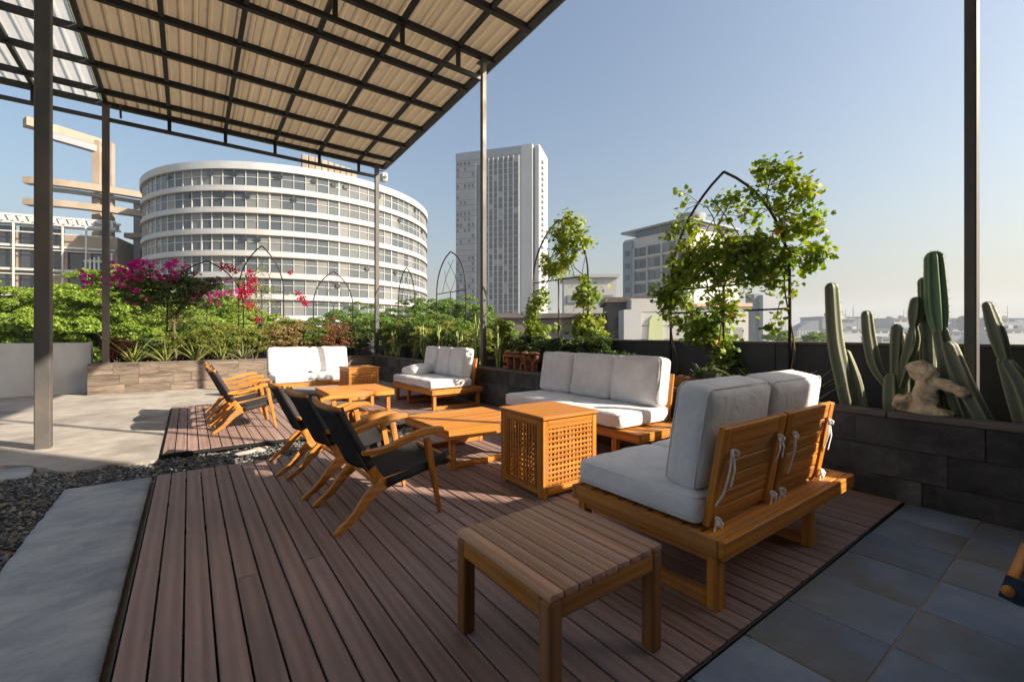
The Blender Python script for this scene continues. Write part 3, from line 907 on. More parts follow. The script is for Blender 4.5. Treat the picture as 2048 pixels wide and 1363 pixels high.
def make_sofa(Wd, Dp, panels, seats, sleds, seed, ties=True):
    t = empty('sofa')
    zt, zb = .32, .24
    for s in (-1, 1):
        MB().box((0, s * (Dp / 2 - .0165), (zt + zb) / 2), (Wd, .033, zt - zb), ch=.004).build('apron', M['teakX'], t)
        MB().box((s * (Wd / 2 - .0165), 0, (zt + zb) / 2 - .001), (.033, Dp - .068, zt - zb - .002), ch=.004).build('apron', M['teakY'], t)
    n = 9; pw = (Dp - .07) / n
    sl = MB().box((0, 0, 0), (Wd - .072, pw - .014, .02), ch=.003).mesh('slat'); sl.materials.append(M['teakX'])
    for k in range(n):
        obj('slat', sl, None, t, (0, -Dp / 2 + .035 + pw * (k + .5), zt - .014))
    for x in sleds:
        for s in (-1, 1):
            MB().box((x, s * (Dp / 2 - .065), .12), (.062, .052, .24), ch=.004).build('leg', M['teakZ'], t)
        MB().box((x, 0, .0285), (.058, Dp - .184, .05), ch=.004).build('runner', M['teakY'], t)
        MB().box((x, 0, .222), (.05, Dp - .184, .034), ch=.004).build('crossbar', M['teakY'], t)
    # back panels, leaning back
    lean = R_(10)
    pz = zt + .004
    for k, (xa, xb) in enumerate(panels):
        pn = empty('back_panel', ((xa + xb) / 2, -Dp / 2 + .135, pz)); pn.parent = t
        pn.rotation_euler = (lean, 0, 0)
        w = xb - xa; H = .47
        for s in (-1, 1):
            MB().box((s * (w / 2 - .034), 0, H / 2), (.068, .034, H), ch=.004).build('stile', M['teakZ'], pn)
        MB().box((0, .001, H - .045), (w - .138, .030, .088), ch=.004).build('top_rail', M['teakX'], pn)
        for q in range(5):
            MB().box((0, .004, .036 + q * .0755), (w - .138, .018, .069), ch=.003).build('slat', M['teakX'], pn)
        if ties:
            tie(pn, (-w / 2 + .075, -.020, .36), seed + k * 7 + 1, .2)
            tie(pn, (w / 2 - .075, -.020, .37), seed + k * 7 + 2, .17)
            tie(pn, (-w / 2 + .04, -.022, .045), seed + k * 7 + 3, .09)
            tie(pn, (w / 2 - .04, -.022, .05), seed + k * 7 + 4, .08)
    for k, (xa, xb, ya, yb) in enumerate(seats):
        sx, sy, sz = xb - xa, yb - ya, .145
        c = obj('seat_cushion', cushion_mesh(sx, sy, sz, .042, (.004, .004, .010), seed + k), M['cushion'], t, ((xa + xb) / 2, (ya + yb) / 2, zt + .004 + sz / 2))
        piping(c, sx, sy, sz, .042, 2, M['cushion'])
    for k, (xa, xb) in enumerate(panels):
        sx, sy, sz = xb - xa + .032, .19, .50
        c = obj('back_cushion', cushion_mesh(sx, sy, sz, .05, (.004, .022, .006), seed + 20 + k), M['cushion'], t, ((xa + xb) / 2 + .004 * (-1) ** k, -Dp / 2 + .232, .715))
        c.rotation_euler = (R_(9 + (k % 2) * 1.5), 0, R_((-1) ** k * .8))
        piping(c, sx, sy, sz, .05, 1, M['cushion'])
    return t
sd = make_sofa(1.56, .92, [(-.70, -.085), (-.055, .575)], [(-.745, -.07, -.315, .452), (-.066, .60, -.315, .452)], (-.735, .25), 100)
sd.location = (2.60, 1.43, 0)
tag(sd, 'white two-seat sofa seen from behind with ribbon ties on its slatted backs', 'sofa', 'white cushioned teak sofas')
sc_ = make_sofa(2.07, .93, [(-.80, -.20), (-.165, .435), (.47, 1.0)], [(-.82, 1.01, -.30, .462)], (-.72, .72), 200, False)
sc_.location = (3.632, 3.49, 0); sc_.rotation_euler = (0, 0, R_(90))
tag(sc_, 'white three-seat sofa against the dark planter, behind the lattice box', 'sofa', 'white cushioned teak sofas')
sb = make_sofa(1.62, .95, [(-.70, -.24), (-.21, .25), (.28, .74)], [(-.74, .78, -.30, .472)], (-.74, .2, .70), 300, False)
sb.location = (3.52, 7.10, 0); sb.rotation_euler = (0, 0, R_(91))
tag(sb, 'white sofa with three backs near the STAY letters, a pillow at its far end', 'sofa', 'white cushioned teak sofas')
sa = make_sofa(1.50, .90, [(-.73, -.02), (.02, .73)], [(-.74, -.02, -.29, .448), (.02, .74, -.29, .448)], (-.68, .68), 400, False)
sa.location = (1.98, 9.47, -.03); sa.rotation_euler = (0, 0, R_(182))
tag(sa, 'bright white two-seat sofa at the far end facing the camera', 'sofa', 'white cushioned teak sofas')
pil = obj('pillow', cushion_mesh(.46, .40, .13, .05, (0, 0, .03), 9, 12, .006), M['cushion'], None, (3.40, 7.58, .545))
pil.rotation_euler = (R_(4), R_(-9), R_(12))
tag(pil, 'small white pillow lying on the sofa near the STAY letters', 'pillow')

# ------------------------------------------------------------------ lattice boxes
def make_box(name, sx, sy, H):
    t = empty(name)
    lid = MB().box((0, 0, H - .013), (sx + .03, sy + .03, .026), ch=.006).build('lid', M['teakX'], t)
    for ax in range(2):
        for s in (-1, 1):
            w = sx if ax == 0 else sy
            off = (sy if ax == 0 else sx) / 2 - .011
            pn = empty('side_panel', (0, s * off, 0) if ax == 0 else (s * off, 0, 0), 0 if ax == 0 else R_(90)); pn.parent = t
            z0, z1 = .02, H - .028
            fw = .045
            for q in (-1, 1):
                MB().box((q * (w / 2 - fw / 2 - (.0225 if ax else 0)), 0, (z0 + z1) / 2 - .01), (fw, .021, z1 - z0 + .02), ch=.003).build('stile', M['teakZ'], pn)
            iw = w - 2 * fw - (.045 if ax else 0)
            MB().box((0, 0, z1 - .024), (iw - .002, .020, .048), ch=.003).build('rail', M['teakX'], pn)
            MB().box((0, 0, z0 + .024), (iw - .002, .020, .048), ch=.003).build('rail', M['teakX'], pn)
            nx = 12; nz = 12
            ih0, ih1 = z0 + .048, z1 - .048
            px = iw / nx; pz = (ih1 - ih0) / nz
            bv = MB().box((0, 0, 0), (px * .52, .008, ih1 - ih0 - .001), ch=.0015).mesh('lattice_bar'); bv.materials.append(M['teakZ'])
            bh = MB().box((0, 0, 0), (iw - .003, .008, pz * .50), ch=.0015).mesh('lattice_bar'); bh.materials.append(M['teakX'])
            for k in range(nx + 1):
                obj('lattice_bar', bv, None, pn, (-iw / 2 + px * k + (px * .26 if k == 0 else -px * .26 if k == nx else 0), .0035, (ih0 + ih1) / 2))
            for k in range(nz + 1):
                obj('lattice_bar', bh, None, pn, (0, -.0035, ih0 + pz * k + (pz * .25 if k == 0 else -pz * .25 if k == nz else 0)))
    MB().box((0, 0, .055), (sx - .06, sy - .06, .014)).build('bottom_board', M['teakY'], t)
    return t
bx = make_box('storage_table', .54, .56, .60)
bx.location = (2.345, 2.715, 0); bx.rotation_euler = (0, 0, R_(-1.5))
tag(bx, 'orange teak lattice box table in front of the three-seat sofa', 'side table', 'lattice box tables')
bx2 = copy_tree(bx)
bx2.location = (2.55, 8.30, 0); bx2.rotation_euler = (0, 0, R_(2))
tag(bx2, 'teak box table beside the far white sofa, behind the coffee table', 'side table', 'lattice box tables')

# ------------------------------------------------------------------ coffee tables
def make_table():
    t = empty('coffee_table')
    n = 6; w = .93; pw = w / n
    tp = MB().box((0, 0, 0), (.95, pw - .0025, .024), ch=.003).mesh('top_board'); tp.materials.append(M['teakX'])
    for k in range(n): obj('top_board', tp, None, t, (0, -w / 2 + pw * (k + .5), .348))
    for s in (-1, 1):
        MB().box((0, s * (.465 - .016), .305), (.95, .03, .060), ch=.004).build('apron', M['teakX'], t)
        MB().box((s * (.475 - .016), 0, .304), (.03, .866, .058), ch=.004).build('apron', M['teakY'], t)
        for q in (-1, 1):
            MB().box((s * .40, q * .39, .1375), (.055, .05, .275), ch=.004).build('leg', M['teakZ'], t)
        MB().box((0, s * .39, .026), (.744, .044, .046), ch=.004).build('runner', M['teakX'], t)
    return t
t1 = make_table(); t1.location = (2.28, 3.875, 0); t1.rotation_euler = (0, 0, R_(1))
tag(t1, 'low teak coffee table between the near chairs and the three-seat sofa', 'coffee table', 'low teak coffee tables')
t2 = copy_tree(t1); t2.location = (2.08, 7.01, 0); t2.rotation_euler = (0, 0, R_(-1))
tag(t2, 'low teak coffee table in front of the far sofas', 'coffee table', 'low teak coffee tables')

# ------------------------------------------------------------------ slatted stool
st = empty('stool', (1.17, 1.305, 0), R_(.5))
S = .575; n = 9; pw = S / n
for k in range(n):
    x = -S / 2 + pw * (k + .5)
    edge = k in (0, n - 1)
    me = bevelled(MB().box((0, 0, 0), (pw - .0045, S, .026)).mesh('slat'), .007 if edge else .004, 2)
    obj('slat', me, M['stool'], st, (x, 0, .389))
for s in (-1, 1):
    obj('apron', bevelled(MB().box((0, 0, 0), (S - .11, .026, .062)).mesh('apron'), .004), M['teakX'], st, (0, s * (S / 2 - .016), .344))
    obj('apron', bevelled(MB().box((0, 0, 0), (.026, S - .11, .062)).mesh('apron'), .004), M['teakY'], st, (s * (S / 2 - .016), 0, .344))
    for q in (-1, 1):
        me = bevelled(MB().box((0, 0, 0), (.058, .058, .374)).mesh('leg'), .012, 3)
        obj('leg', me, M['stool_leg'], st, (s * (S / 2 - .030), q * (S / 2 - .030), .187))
tag(st, 'square slatted wooden stool in the shade in the foreground', 'stool')
# ================================================================== PLANTS
def leaf_cloud(P, N, size, aspect=.5, fold=.18, rs=None, flat=.5):
    """P centres (n,3), N preferred normals (n,3) -> folded two-triangle leaves"""
    r = rs; n = len(P)
    nn = tri_unit(N * flat + r.normal(0, 1, (n, 3)) * (1 - flat))
    t = tri_unit(np.cross(nn, r.normal(0, 1, (n, 3))))
    b = np.cross(nn, t)
    L = size * r.uniform(.6, 1.25, (n, 1)); Wd = L * aspect
    v0 = P - t * L / 2; v2 = P + t * L / 2 - nn * L * .12
    v1 = P + b * Wd / 2 + nn * Wd * fold; v3 = P - b * Wd / 2 + nn * Wd * fold
    V = np.stack([v0, v1, v2, v3], 1).reshape(-1, 3)
    k = np.arange(n)[:, None] * 4
    F = np.concatenate([k + np.array([[0, 1, 2]]), k + np.array([[0, 2, 3]])], 1).reshape(-1, 3)
    return V, F
def clumps(center, rad, nc, per, cr, rs, shell=.75, low=-.35):
    """leaf positions in clumps scattered through a crown"""
    c = np.array(center); rad = np.array(rad)
    D = tri_unit(rs.normal(0, 1, (nc, 3))); D[:, 2] = np.where(D[:, 2] < low, -D[:, 2] * .5, D[:, 2])
    rr = rs.uniform(shell, 1.0, (nc, 1)) * (1 + .12 * np.sin(D @ np.array([[3.1], [2.3], [4.4]]) * 2.2))
    C = c + D * rad * rr
    R0 = cr * rs.uniform(.6, 1.25, (nc, 1, 1))
    E = tri_unit(rs.normal(0, 1, (nc, per, 3)))
    E[..., 2] = np.abs(E[..., 2]) * .9 - .25
    Q = rs.uniform(.45, 1.0, (nc, per, 1)) ** .6
    P = C[:, None] + E * R0 * Q * np.array([1, 1, .75])
    N = E * .8 + D[:, None] * .3 + np.array([0, 0, .45])
    return P.reshape(-1, 3), tri_unit(N.reshape(-1, 3))
def foliage(name, P, N, size, m, parent, rs, aspect=.5, flat=.5, fold=.18):
    V, F = leaf_cloud(P, N, size, aspect, fold, rs, flat)
    o = obj(name, array_mesh(name, V, F), m, parent)
    o['kind'] = 'stuff'
    return o
def limb_tree(mb, base, top, r0, r1, rs, n=5, wob=.1):
    base, top = np.array(base, float), np.array(top, float)
    pts = [base + (top - base) * t + np.append(rs.normal(0, wob, 2), 0) * math.sin(math.pi * t) for t in np.linspace(0, 1, n)]
    mb.tube(pts, list(np.linspace(r0, r1, n)), 7); return pts
def tree(name, label, base, H, rad, leafm, seed, nc, per, cr, leaf, group):
    rs = np.random.default_rng(seed)
    t = empty(name, base)
    mb = MB()
    top = (0, 0, H - rad[2] * .7)
    limb_tree(mb, (0, 0, 0), top, .32, .18, rs, 6, .25)
    for k in range(9):
        a = rs.uniform(0, 6.28)
        z0 = H - rad[2] * rs.uniform(1.0, 1.7)
        limb_tree(mb, (0, 0, max(1, z0)), (math.cos(a) * rad[0] * .75, math.sin(a) * rad[1] * .75, H - rad[2] * rs.uniform(.4, 1.1)), .13, .03, rs, 5, .25)
    mb.build('trunk', M['bark'], t, True)
    P, N = clumps((0, 0, H - rad[2]), rad, nc, per, cr, rs)
    foliage('crown', P, N, leaf, leafm, t, rs, .55, .55)
    tag(t, label, 'tree', group)
    return t
# big trees beyond the white wall (l, d, crown top z, radius)
TR = [(-26, 22.5, 3.9, 4.6, 'broad bright green tree at the far left edge behind the white wall'),
      (-22.5, 25, 4.6, 4.4, 'bright green tree behind the white wall, left of the thick post'),
      (-20.5, 23.0, 4.1, 3.6, 'bright green tree crown directly behind the thick near post'),
      (-19, 27, 3.9, 4.2, 'bright green tree crown between the two left posts'),
      (-15.8, 24.5, 2.9, 3.4, 'lower bright green tree crown beside the far left post')]
for i, (l, d, zt_, rd, lab) in enumerate(TR):
    p = W(l, d, -14)
    tree('tree', lab, p, zt_ + 14, (rd, rd, rd * .95), M['leaf_tree'], 50 + i, 480, 230, .5, .145, 'trees beyond the terrace wall')
TR2 = [(-13.6, 37, 3.6, 3.4, 'dark green tree in front of the round building, left of the far canopy post', 'a'),
       (-10.2, 33, 3.0, 3.0, 'green tree crown right behind the far canopy post', 'b'),
       (-6.9, 34, 3.9, 3.2, 'rounded dark green tree below the right edge of the round building', 'c'),
       (-3.9, 36, 4.3, 3.0, 'tallest dark green tree, between the round building and the tower', 'd'),
       (-1.9, 33, 2.6, 2.4, 'small green tree at the foot of the tower', 'e'),
       (-20.5, 40, 1.0, 3.0, 'low green tree in front of the round building, under the bougainvillea', 'f')]
for i, (l, d, zt_, rd, lab, _) in enumerate(TR2):
    tree('tree', lab, W(l, d, -14), zt_ + 14, (rd, rd, rd), M['leaf_tree2'], 70 + i, 280, 170, .48, .15, 'trees beyond the terrace wall')

# ------------------------------------------------------------------ shrubs in the planters
def shrub(name, label, base, H, rx, ry, leafm, seed, nc=60, per=60, leaf=.05, aspect=.45, group=None, cr=None, cat='shrub', z0=.15):
    rs = np.random.default_rng(seed)
    t = empty(name, base)
    mb = MB()
    for k in range(7):
        a = rs.uniform(0, 6.28); q = rs.uniform(.3, .8)
        limb_tree(mb, (math.cos(a) * .03, math.sin(a) * .03, -.02), (math.cos(a) * rx * q, math.sin(a) * ry * q, H * rs.uniform(.6, .9)), .012, .004, rs, 5, .02)
    mb.build('stem', M['bark'], t)
    rad = (rx, ry, H * (1 - z0) / 2)
    P, N = clumps((0, 0, H * (1 + z0) / 2), rad, nc, per, cr or min(rx, H) * .3, rs, .45, -.9)
    foliage('foliage', P, N, leaf, leafm, t, rs, aspect, .4)
    tag(t, label, cat, group)
    return t
ZS = .55
def strap_plant(name, label, base, n, L, w, m, seed, upright=.6, group=None):
    """rosette of sword leaves, every leaf a piece"""
    r = random.Random(seed)
    t = empty(name, base)
    for k in range(n):
        a = 2.399 * k + r.uniform(-.3, .3)
        el = R_(r.uniform(28, 80)) if k < n * .8 else R_(85)
        el = el * upright + R_(80) * (1 - upright) * .6 + el * 0
        ll = L * r.uniform(.7, 1.15); ww = w * r.uniform(.8, 1.15)
        vs = []; fs = []
        seg = 6; x = .01; z = 0; e = el
        dx, dy = math.cos(a), math.sin(a); px, py = -dy, dx
        for i in range(seg + 1):
            tt = i / seg
            wid = ww * (1 - tt ** 2.2) * (.75 + .5 * math.sin(math.pi * min(tt * 1.4, 1)))
            c = Vector((dx * x, dy * x, z)); sd_ = Vector((px, py, 0)) * wid / 2
            up_ = Vector((-dx * math.sin(e), -dy * math.sin(e), math.cos(e)))
            vs += [c - sd_ + up_ * wid * .16, c - up_ * .004, c + sd_ + up_ * wid * .16, c + up_ * .004]
            x += math.cos(e) * ll / seg; z += math.sin(e) * ll / seg; e -= R_(r.uniform(2, 7))
        for i in range(seg):
            o = 4 * i
            for q in range(4): fs.append((o + q, o + (q + 1) % 4, o + 4 + (q + 1) % 4, o + 4 + q))
        me = bpy.data.meshes.new('leaf'); me.from_pydata([tuple(v) for v in vs], [], fs); me.shade_smooth()
        obj('leaf', me, m, t)
    tag(t, label, 'plant', group)
    return t
def bunch(r):
    return None
BY = 12.6
strap_plant('yucca', 'tall green yucca beside the far left post', (-.98, BY, ZS), 20, .85, .055, M['strap'], 1, .8, 'yuccas in the far planter')
strap_plant('yucca', 'yucca under the magenta bougainvillea, left of its trunk', (-.42, BY - .12, ZS), 17, .62, .045, M['strap'], 2, .75, 'yuccas in the far planter')
strap_plant('yucca', 'wide yucca right of the bougainvillea trunk', (.12, BY - .15, ZS), 19, .66, .05, M['strap'], 3, .75, 'yuccas in the far planter')
strap_plant('yucca', 'pale yucca above the far sunlit chairs', (.62, BY - .12, ZS), 18, .62, .045, M['strap'], 4, .8, 'yuccas in the far planter')
strap_plant('yucca', 'yucca left of the bright white far sofa', (1.05, BY - .15, ZS), 17, .7, .05, M['strap_grey'], 5, .75, 'yuccas in the far planter')
sh = [(-1.25, 12.7, .62, .28, 'leaf_russet', 'low russet shrub at the left end of the far planter'),
      (-.72, 12.78, .55, .34, 'leaf_dark', 'dark low shrub behind the tall yucca'),
      (-.15, 12.78, .75, .42, 'leaf_shrub', 'green shrub around the bougainvillea trunk'),
      (.35, 12.7, .85, .42, 'leaf_shrub', 'yellow green shrub right of the bougainvillea'),
      (.85, 12.75, .80, .40, 'leaf_shrub', 'light green shrub above the far row of chairs'),
      (1.32, 12.68, .82, .40, 'leaf_shrub', 'light green shrub directly left of the far white sofa'),
      (1.8, 12.7, .95, .42, 'leaf_dry', 'dry straw coloured shrub above the far white sofa'),
      (2.3, 12.72, 1.05, .42, 'leaf_dry', 'dry brown shrub above the right half of the far white sofa'),
      (2.75, 12.7, 1.15, .42, 'leaf_tree2', 'green shrub just right of the far white sofa'),
      (3.25, 12.7, 1.05, .45, 'leaf_russet', 'russet tinged shrub left of the far canopy post'),
      (3.8, 12.65, 1.0, .42, 'leaf_dark', 'dark shrub in the corner of the two planters'),
      (4.62, 12.1, .95, .42, 'leaf_dark', 'dark green shrub in the planter corner behind the arches'),
      (4.65, 11.3, 1.0, .42, 'leaf_shrub', 'green shrub right of the far canopy post'),
      (4.62, 10.5, .95, .42, 'leaf_dark', 'dark shrub behind the back of the three-backed sofa, farthest along'),
      (4.6, 9.7, .85, .40, 'leaf_shrub', 'light shrub at the foot of the bare pointed arch'),
      (4.58, 8.9, .75, .40, 'leaf_dark', 'dark shrub above the left back of the three-backed sofa'),
      (4.6, 8.1, .72, .38, 'leaf_dark', 'dark shrub above the right back of the three-backed sofa'),
      (4.62, 7.35, .80, .36, 'leaf_shrub', 'yellow green shrub left of the middle canopy post'),
      (4.72, 6.1, .62, .36, 'leaf_dark', 'dark low shrub behind the letter S'),
      (4.74, 5.4, .62, .36, 'leaf_dark', 'dark low shrub behind the letters T and A'),
      (4.66, 4.45, .70, .34, 'leaf_dark', 'dark bushy shrub behind the left back of the three-seat sofa'),
      (4.7, 3.9, .42, .30, 'leaf_dark', 'small dark shrub behind the middle of the three-seat sofa'),
      (4.72, 2.55, .30, .30, 'leaf_dark', 'low dark ground shrub under the big vine arch'),
      (4.5, 11.7, 1.1, .36, 'leaf_tree2', 'tall green shrub in front of the planter corner'),
      (4.78, 10.9, 1.25, .38, 'leaf_tree2', 'tall green shrub under the farthest bare arch'),
      (4.75, 9.95, 1.2, .40, 'leaf_tree2', 'tall green shrub left of the arch by the tower'),
      (4.78, 9.0, 1.05, .40, 'leaf_shrub', 'yellowish green shrub inside the arch by the tower'),
      (4.75, 8.3, .98, .36, 'leaf_tree2', 'green shrub right of the arch by the tower'),
      (4.6, 6.55, .95, .22, 'leaf_shrub', 'narrow yellow green shrub touching the middle canopy post'),
      (2.05, 12.8, 1.2, .40, 'leaf_shrub', 'tall thin shrub behind the far white sofa'),
      (.55, 12.82, 1.0, .45, 'leaf_shrub', 'tall yellow green shrub behind the wide yucca')]
for i, (x, y, h, r_, mk, lab) in enumerate(sh):
    shrub('shrub', lab, (x, y, ZS), h, r_, r_ * .75 if x < 4.2 else r_ * .8, M[mk], 200 + i, 80, 75, .048, .42, 'shrubs in the planters')
# upright succulent spurges along the right planter
def spurge(label, base, n, H, seed):
    r = random.Random(seed); t = empty('spurge', base)
    for k in range(max(3, n // 2)):
        a = r.uniform(0, 6.28); q = r.uniform(.03, .2); h = H * r.uniform(.35, 1.1)
        x, y = math.cos(a) * q, math.sin(a) * q
        mb = MB().tube([(x * .4, y * .4, -.02), (x, y, h * .3), (x * 1.15, y * 1.15, h * .8), (x * 1.2, y * 1.2, h)], [.013, .018, .017, .005], 5)
        st_ = mb.build('stem', M['cactus2'], t, False)
        for j in range(5):
            z = h * (.35 + .13 * j); b = r.uniform(0, 6.28)
            MB().tube([(x, y, z - .05), (x + math.cos(b) * .045, y + math.sin(b) * .045, z), (x + math.cos(b) * .05, y + math.sin(b) * .05, z + .09)], [.012, .014, .004], 5).build('branch', M['cactus2'], st_)
    tag(t, label, 'succulent', 'upright succulents in the right planter')
def cactmat(name, c, edge):
    m, nt, out = new_mat(name)
    at = nd(nt, 'ShaderNodeAttribute'); at.attribute_name = 'rib'
    v = coords(nt)
    n1 = noise(nt, v, 9, 5)
    col = mixc(nt, n1, tuple(x * .75 for x in c[:3]), c)
    col = mixc(nt, math_n(nt, 'MULTIPLY', math_n(nt, 'POWER', at.outputs['Fac'], 5.0), .8), col, edge)
    tc = nd(nt, 'ShaderNodeTexCoord'); sx = nd(nt, 'ShaderNodeSeparateXYZ'); nt.links.new(tc.outputs['Object'], sx.inputs[0])
    low = ramp(nt, math_n(nt, 'ADD', math_n(nt, 'MULTIPLY', sx.outputs[2], -1.6), math_n(nt, 'MULTIPLY', noise(nt, v, 14, 5, .7), .8)), .1, .5)
    col = mixc(nt, math_n(nt, 'MULTIPLY', low, .75), col, lin(122, 112, 92))
    sc2 = ramp(nt, noise(nt, v, 24, 5, .7), .62, .7)
    col = mixc(nt, math_n(nt, 'MULTIPLY', sc2, .55), col, lin(140, 128, 100))
    col = mixc(nt, .35, col, mixc(nt, noise(nt, v, 70, 3), (.5, .5, .5), (1.05, 1.05, 1.05)), 'MULTIPLY')
    finish(nt, out, col, .55, noise(nt, v, 50, 4), .25, .004, spec=.35)
    return m
M['cactus'] = cactmat('cactus_skin', lin(94, 105, 87), lin(186, 182, 144))
M['cactus_fresh'] = cactmat('cactus_new_growth', lin(92, 128, 98), lin(178, 190, 140))
M['cactus2'] = plain('succulent_stem', lin(132, 148, 78), .6, var=.3, vscale=12, rand=.2)
for i, (y, n_, h, lab) in enumerate([(11.75, 7, .75, 'upright green succulents at the planter corner by the far post'), (10.9, 9, .85, 'upright succulents at the foot of the farthest pointed arch'),
                                (10.1, 9, .8, 'upright succulents between the two bare arches'), (9.25, 9, .85, 'upright succulents under the bare pointed arch'),
                                (8.45, 9, .8, 'upright succulents right of the bare pointed arch'), (7.7, 8, .82, 'pale upright succulents left of the middle post'),
                                (7.1, 8, .95, 'tall yellowish succulents beside the middle canopy post'), (6.45, 7, .95, 'yellow green succulents right of the middle canopy post')]):
    spurge(lab, (4.42, y, ZS), n_, h, 300 + i)

# ------------------------------------------------------------------ bougainvillea
def bougainvillea():
    rs = np.random.default_rng(77)
    t = empty('bougainvillea', (-.27, 12.62, ZS))
    mb = MB()
    limb_tree(mb, (0, 0, -.03), (.02, 0, 1.1), .032, .022, rs, 6, .02)
    tips = []
    for k in range(26):
        a = rs.uniform(0, 6.28); q = rs.uniform(.4, 1.35)
        e = (math.cos(a) * q, math.sin(a) * q * .35, rs.uniform(1.3, 2.25) - .25 * q)
        limb_tree(mb, (.02, 0, rs.uniform(.8, 1.15)), e, .013, .004, rs, 6, .05); tips.append(e)
    mb.build('trunk', M['bark'], t, True)
    P, N = clumps((0, 0, 1.62), (1.25, .42, .52), 190, 60, .17, rs, .3, -1)
    foliage('foliage', P, N, .055, M['leaf_dark'], t, rs, .55, .4)
    P2, N2 = clumps((.1, 0, .95), (.95, .35, .5), 60, 30, .14, rs, .3, -1)
    foliage('foliage', P2, N2, .045, M['leaf_tree2'], t, rs, .5, .4)
    C = [(-.86, 2.02, .26), (-.62, 2.16, .22), (-.48, 2.10, .2), (-.10, 2.12, .24), (-.05, 1.95, .2), (-1.02, 1.80, .2), (-.8, 1.75, .2), (-.55, 1.86, .16), (-.3, 1.9, .15), (-.66, 1.5, .2), (-1.45, 1.82, .18), (.45, 1.72, .2), (.55, 1.55, .2), (.95, 1.62, .2), (.2, 2.0, .14), (.34, 1.88, .12), (.75, 1.85, .12)]
    PP = []; NN = []
    for cx, cz, cr_ in C:
        n = int(300 * (cr_ / .2) ** 2)
        E = tri_unit(rs.normal(0, 1, (n, 3)))
        K = rs.normal(0, .55, (max(4, n // 22), 3)); PP.append(np.array([cx, -.12, cz]) + (K[rs.integers(0, len(K), n)] + E * .28 * rs.uniform(.3, 1, (n, 1))) * cr_ * np.array([1, .8, .8])); NN.append(E)
    foliage('blossom', np.concatenate(PP), np.concatenate(NN), .042, M['flower'], t, rs, .8, .4, .3)
    tag(t, 'bougainvillea standard with magenta flowers on the far planter', 'bougainvillea')
    t = empty('bougainvillea', (1.35, 12.72, ZS))
    mb = MB(); limb_tree(mb, (0, 0, -.03), (.0, 0, 2.1), .022, .012, rs, 7, .05)
    for k in range(22):
        a = rs.uniform(0, 6.28); q = rs.uniform(.2, 1.0)
        limb_tree(mb, (0, 0, rs.uniform(.7, 1.9)), (math.cos(a) * q * 1.2, math.sin(a) * q * .2, rs.uniform(1.2, 2.45)), .008, .003, rs, 6, .06)
    mb.build('trunk', M['bark'], t, True)
    PP = []; NN = []
    for cx, cz, cr_ in [(-.25, 1.75, .22), (-.08, 1.95, .16), (-.18, 2.15, .13), (-.35, 1.6, .18), (-.62, 2.2, .15), (-.85, 2.28, .12), (1.18, 1.72, .10), (1.3, 1.58, .13), (1.42, 1.45, .12), (.95, 2.25, .09), (-.2, 1.35, .14), (.05, 1.0, .1)]:
        n = int(220 * (cr_ / .2) ** 2)
        E = tri_unit(rs.normal(0, 1, (n, 3)))
        PP.append(np.array([cx * .8, -.1, cz]) + E * cr_ * rs.uniform(.3, 1, (n, 1)) * np.array([1, .8, .9])); NN.append(E)
    foliage('blossom', np.concatenate(PP), np.concatenate(NN), .045, M['flower_red'], t, rs, .8, .4, .3)
    P, N = clumps((0, 0, 1.7), (.85, .25, .75), 50, 26, .12, rs, .3, -1)
    foliage('foliage', P, N, .045, M['leaf_shrub'], t, rs, .5, .4)
    tag(t, 'straggly bougainvillea with crimson flowers on a frame above the far sofa', 'bougainvillea')
bougainvillea()

# ------------------------------------------------------------------ pointed arches
def arch(label, c, width, ztop, zsp, along, lean=0.0, tracery=True, zbase=.5):
    """wrought-iron lancet arch; along = 'Y' or 'X' is the direction of its width"""
    t = empty('garden_arch', (c[0], c[1], 0), R_(90) if along == 'Y' else 0)
    hw = width / 2
    def side(s, x0=hw, z0=zsp, zt_=ztop, n=12):
        pts = []
        Rr = ((zt_ - z0) ** 2 + x0 ** 2) / (2 * x0)
        for k in range(n + 1):
            z = z0 + (zt_ - z0) * k / n
            x = x0 - Rr + math.sqrt(max(0, Rr * Rr - (z - z0) ** 2))
            pts.append((s * x, lean * (z - 1.1), z))
        return pts
    for s in (-1, 1):
        MB().tube([(s * hw, 0, zbase)] + side(s), .0155, 7).build('rib', M['iron'], t, True)
    MB().tube([(0, 0, zbase), (0, 0, zsp)], .013, 6).build('centre_post', M['iron'], t, True)
    for z in (zsp, 1.46):
        MB().tube([(-hw, 0, z), (hw, 0, z)], .011, 6).build('crossbar', M['iron'], t, True)
    if tracery:
        for s in (-1, 1):
            pts = []
            for k in range(9):
                q = k / 8
                pts.append((s * (hw * .55 - hw * (.75 * q ** 1.5)), lean * (zsp + q * .7 - 1.1), zsp + (ztop - zsp) * .78 * q))
            MB().tube(pts, .006, 5).build('tracery', M['iron'], t, True)
            MB().tube([(0, 0, zsp), (s * hw * .3, 0, zsp + .25), (s * hw * .42, 0, zsp + .55)], .005, 5).build('tracery', M['iron'], t, True)
    tag(t, label, 'garden arch', 'wrought iron garden arches')
    return t
a1 = arch('large iron arch covered in vine above the near sofas', (4.92, 2.635), 1.37, 3.05, 1.75, 'Y')
a2 = arch('vine covered iron arch in front of the tower', (4.92, 5.42), 1.33, 3.08, 2.1, 'Y')
arch('bare iron arch standing left of the tower', (4.92, 9.15), 1.42, 3.12, 2.18, 'Y')
arch('bare iron arch at the right edge of the round building', (4.92, 11.75), 1.15, 3.07, 2.15, 'Y')
arch('bare iron arch in front of the middle of the round building', (1.5, 12.85), 1.0, 3.45, 2.3, 'X')
arch('bare iron arch right of the crimson bougainvillea', (3.25, 12.85), 1.05, 2.95, 2.0, 'X')
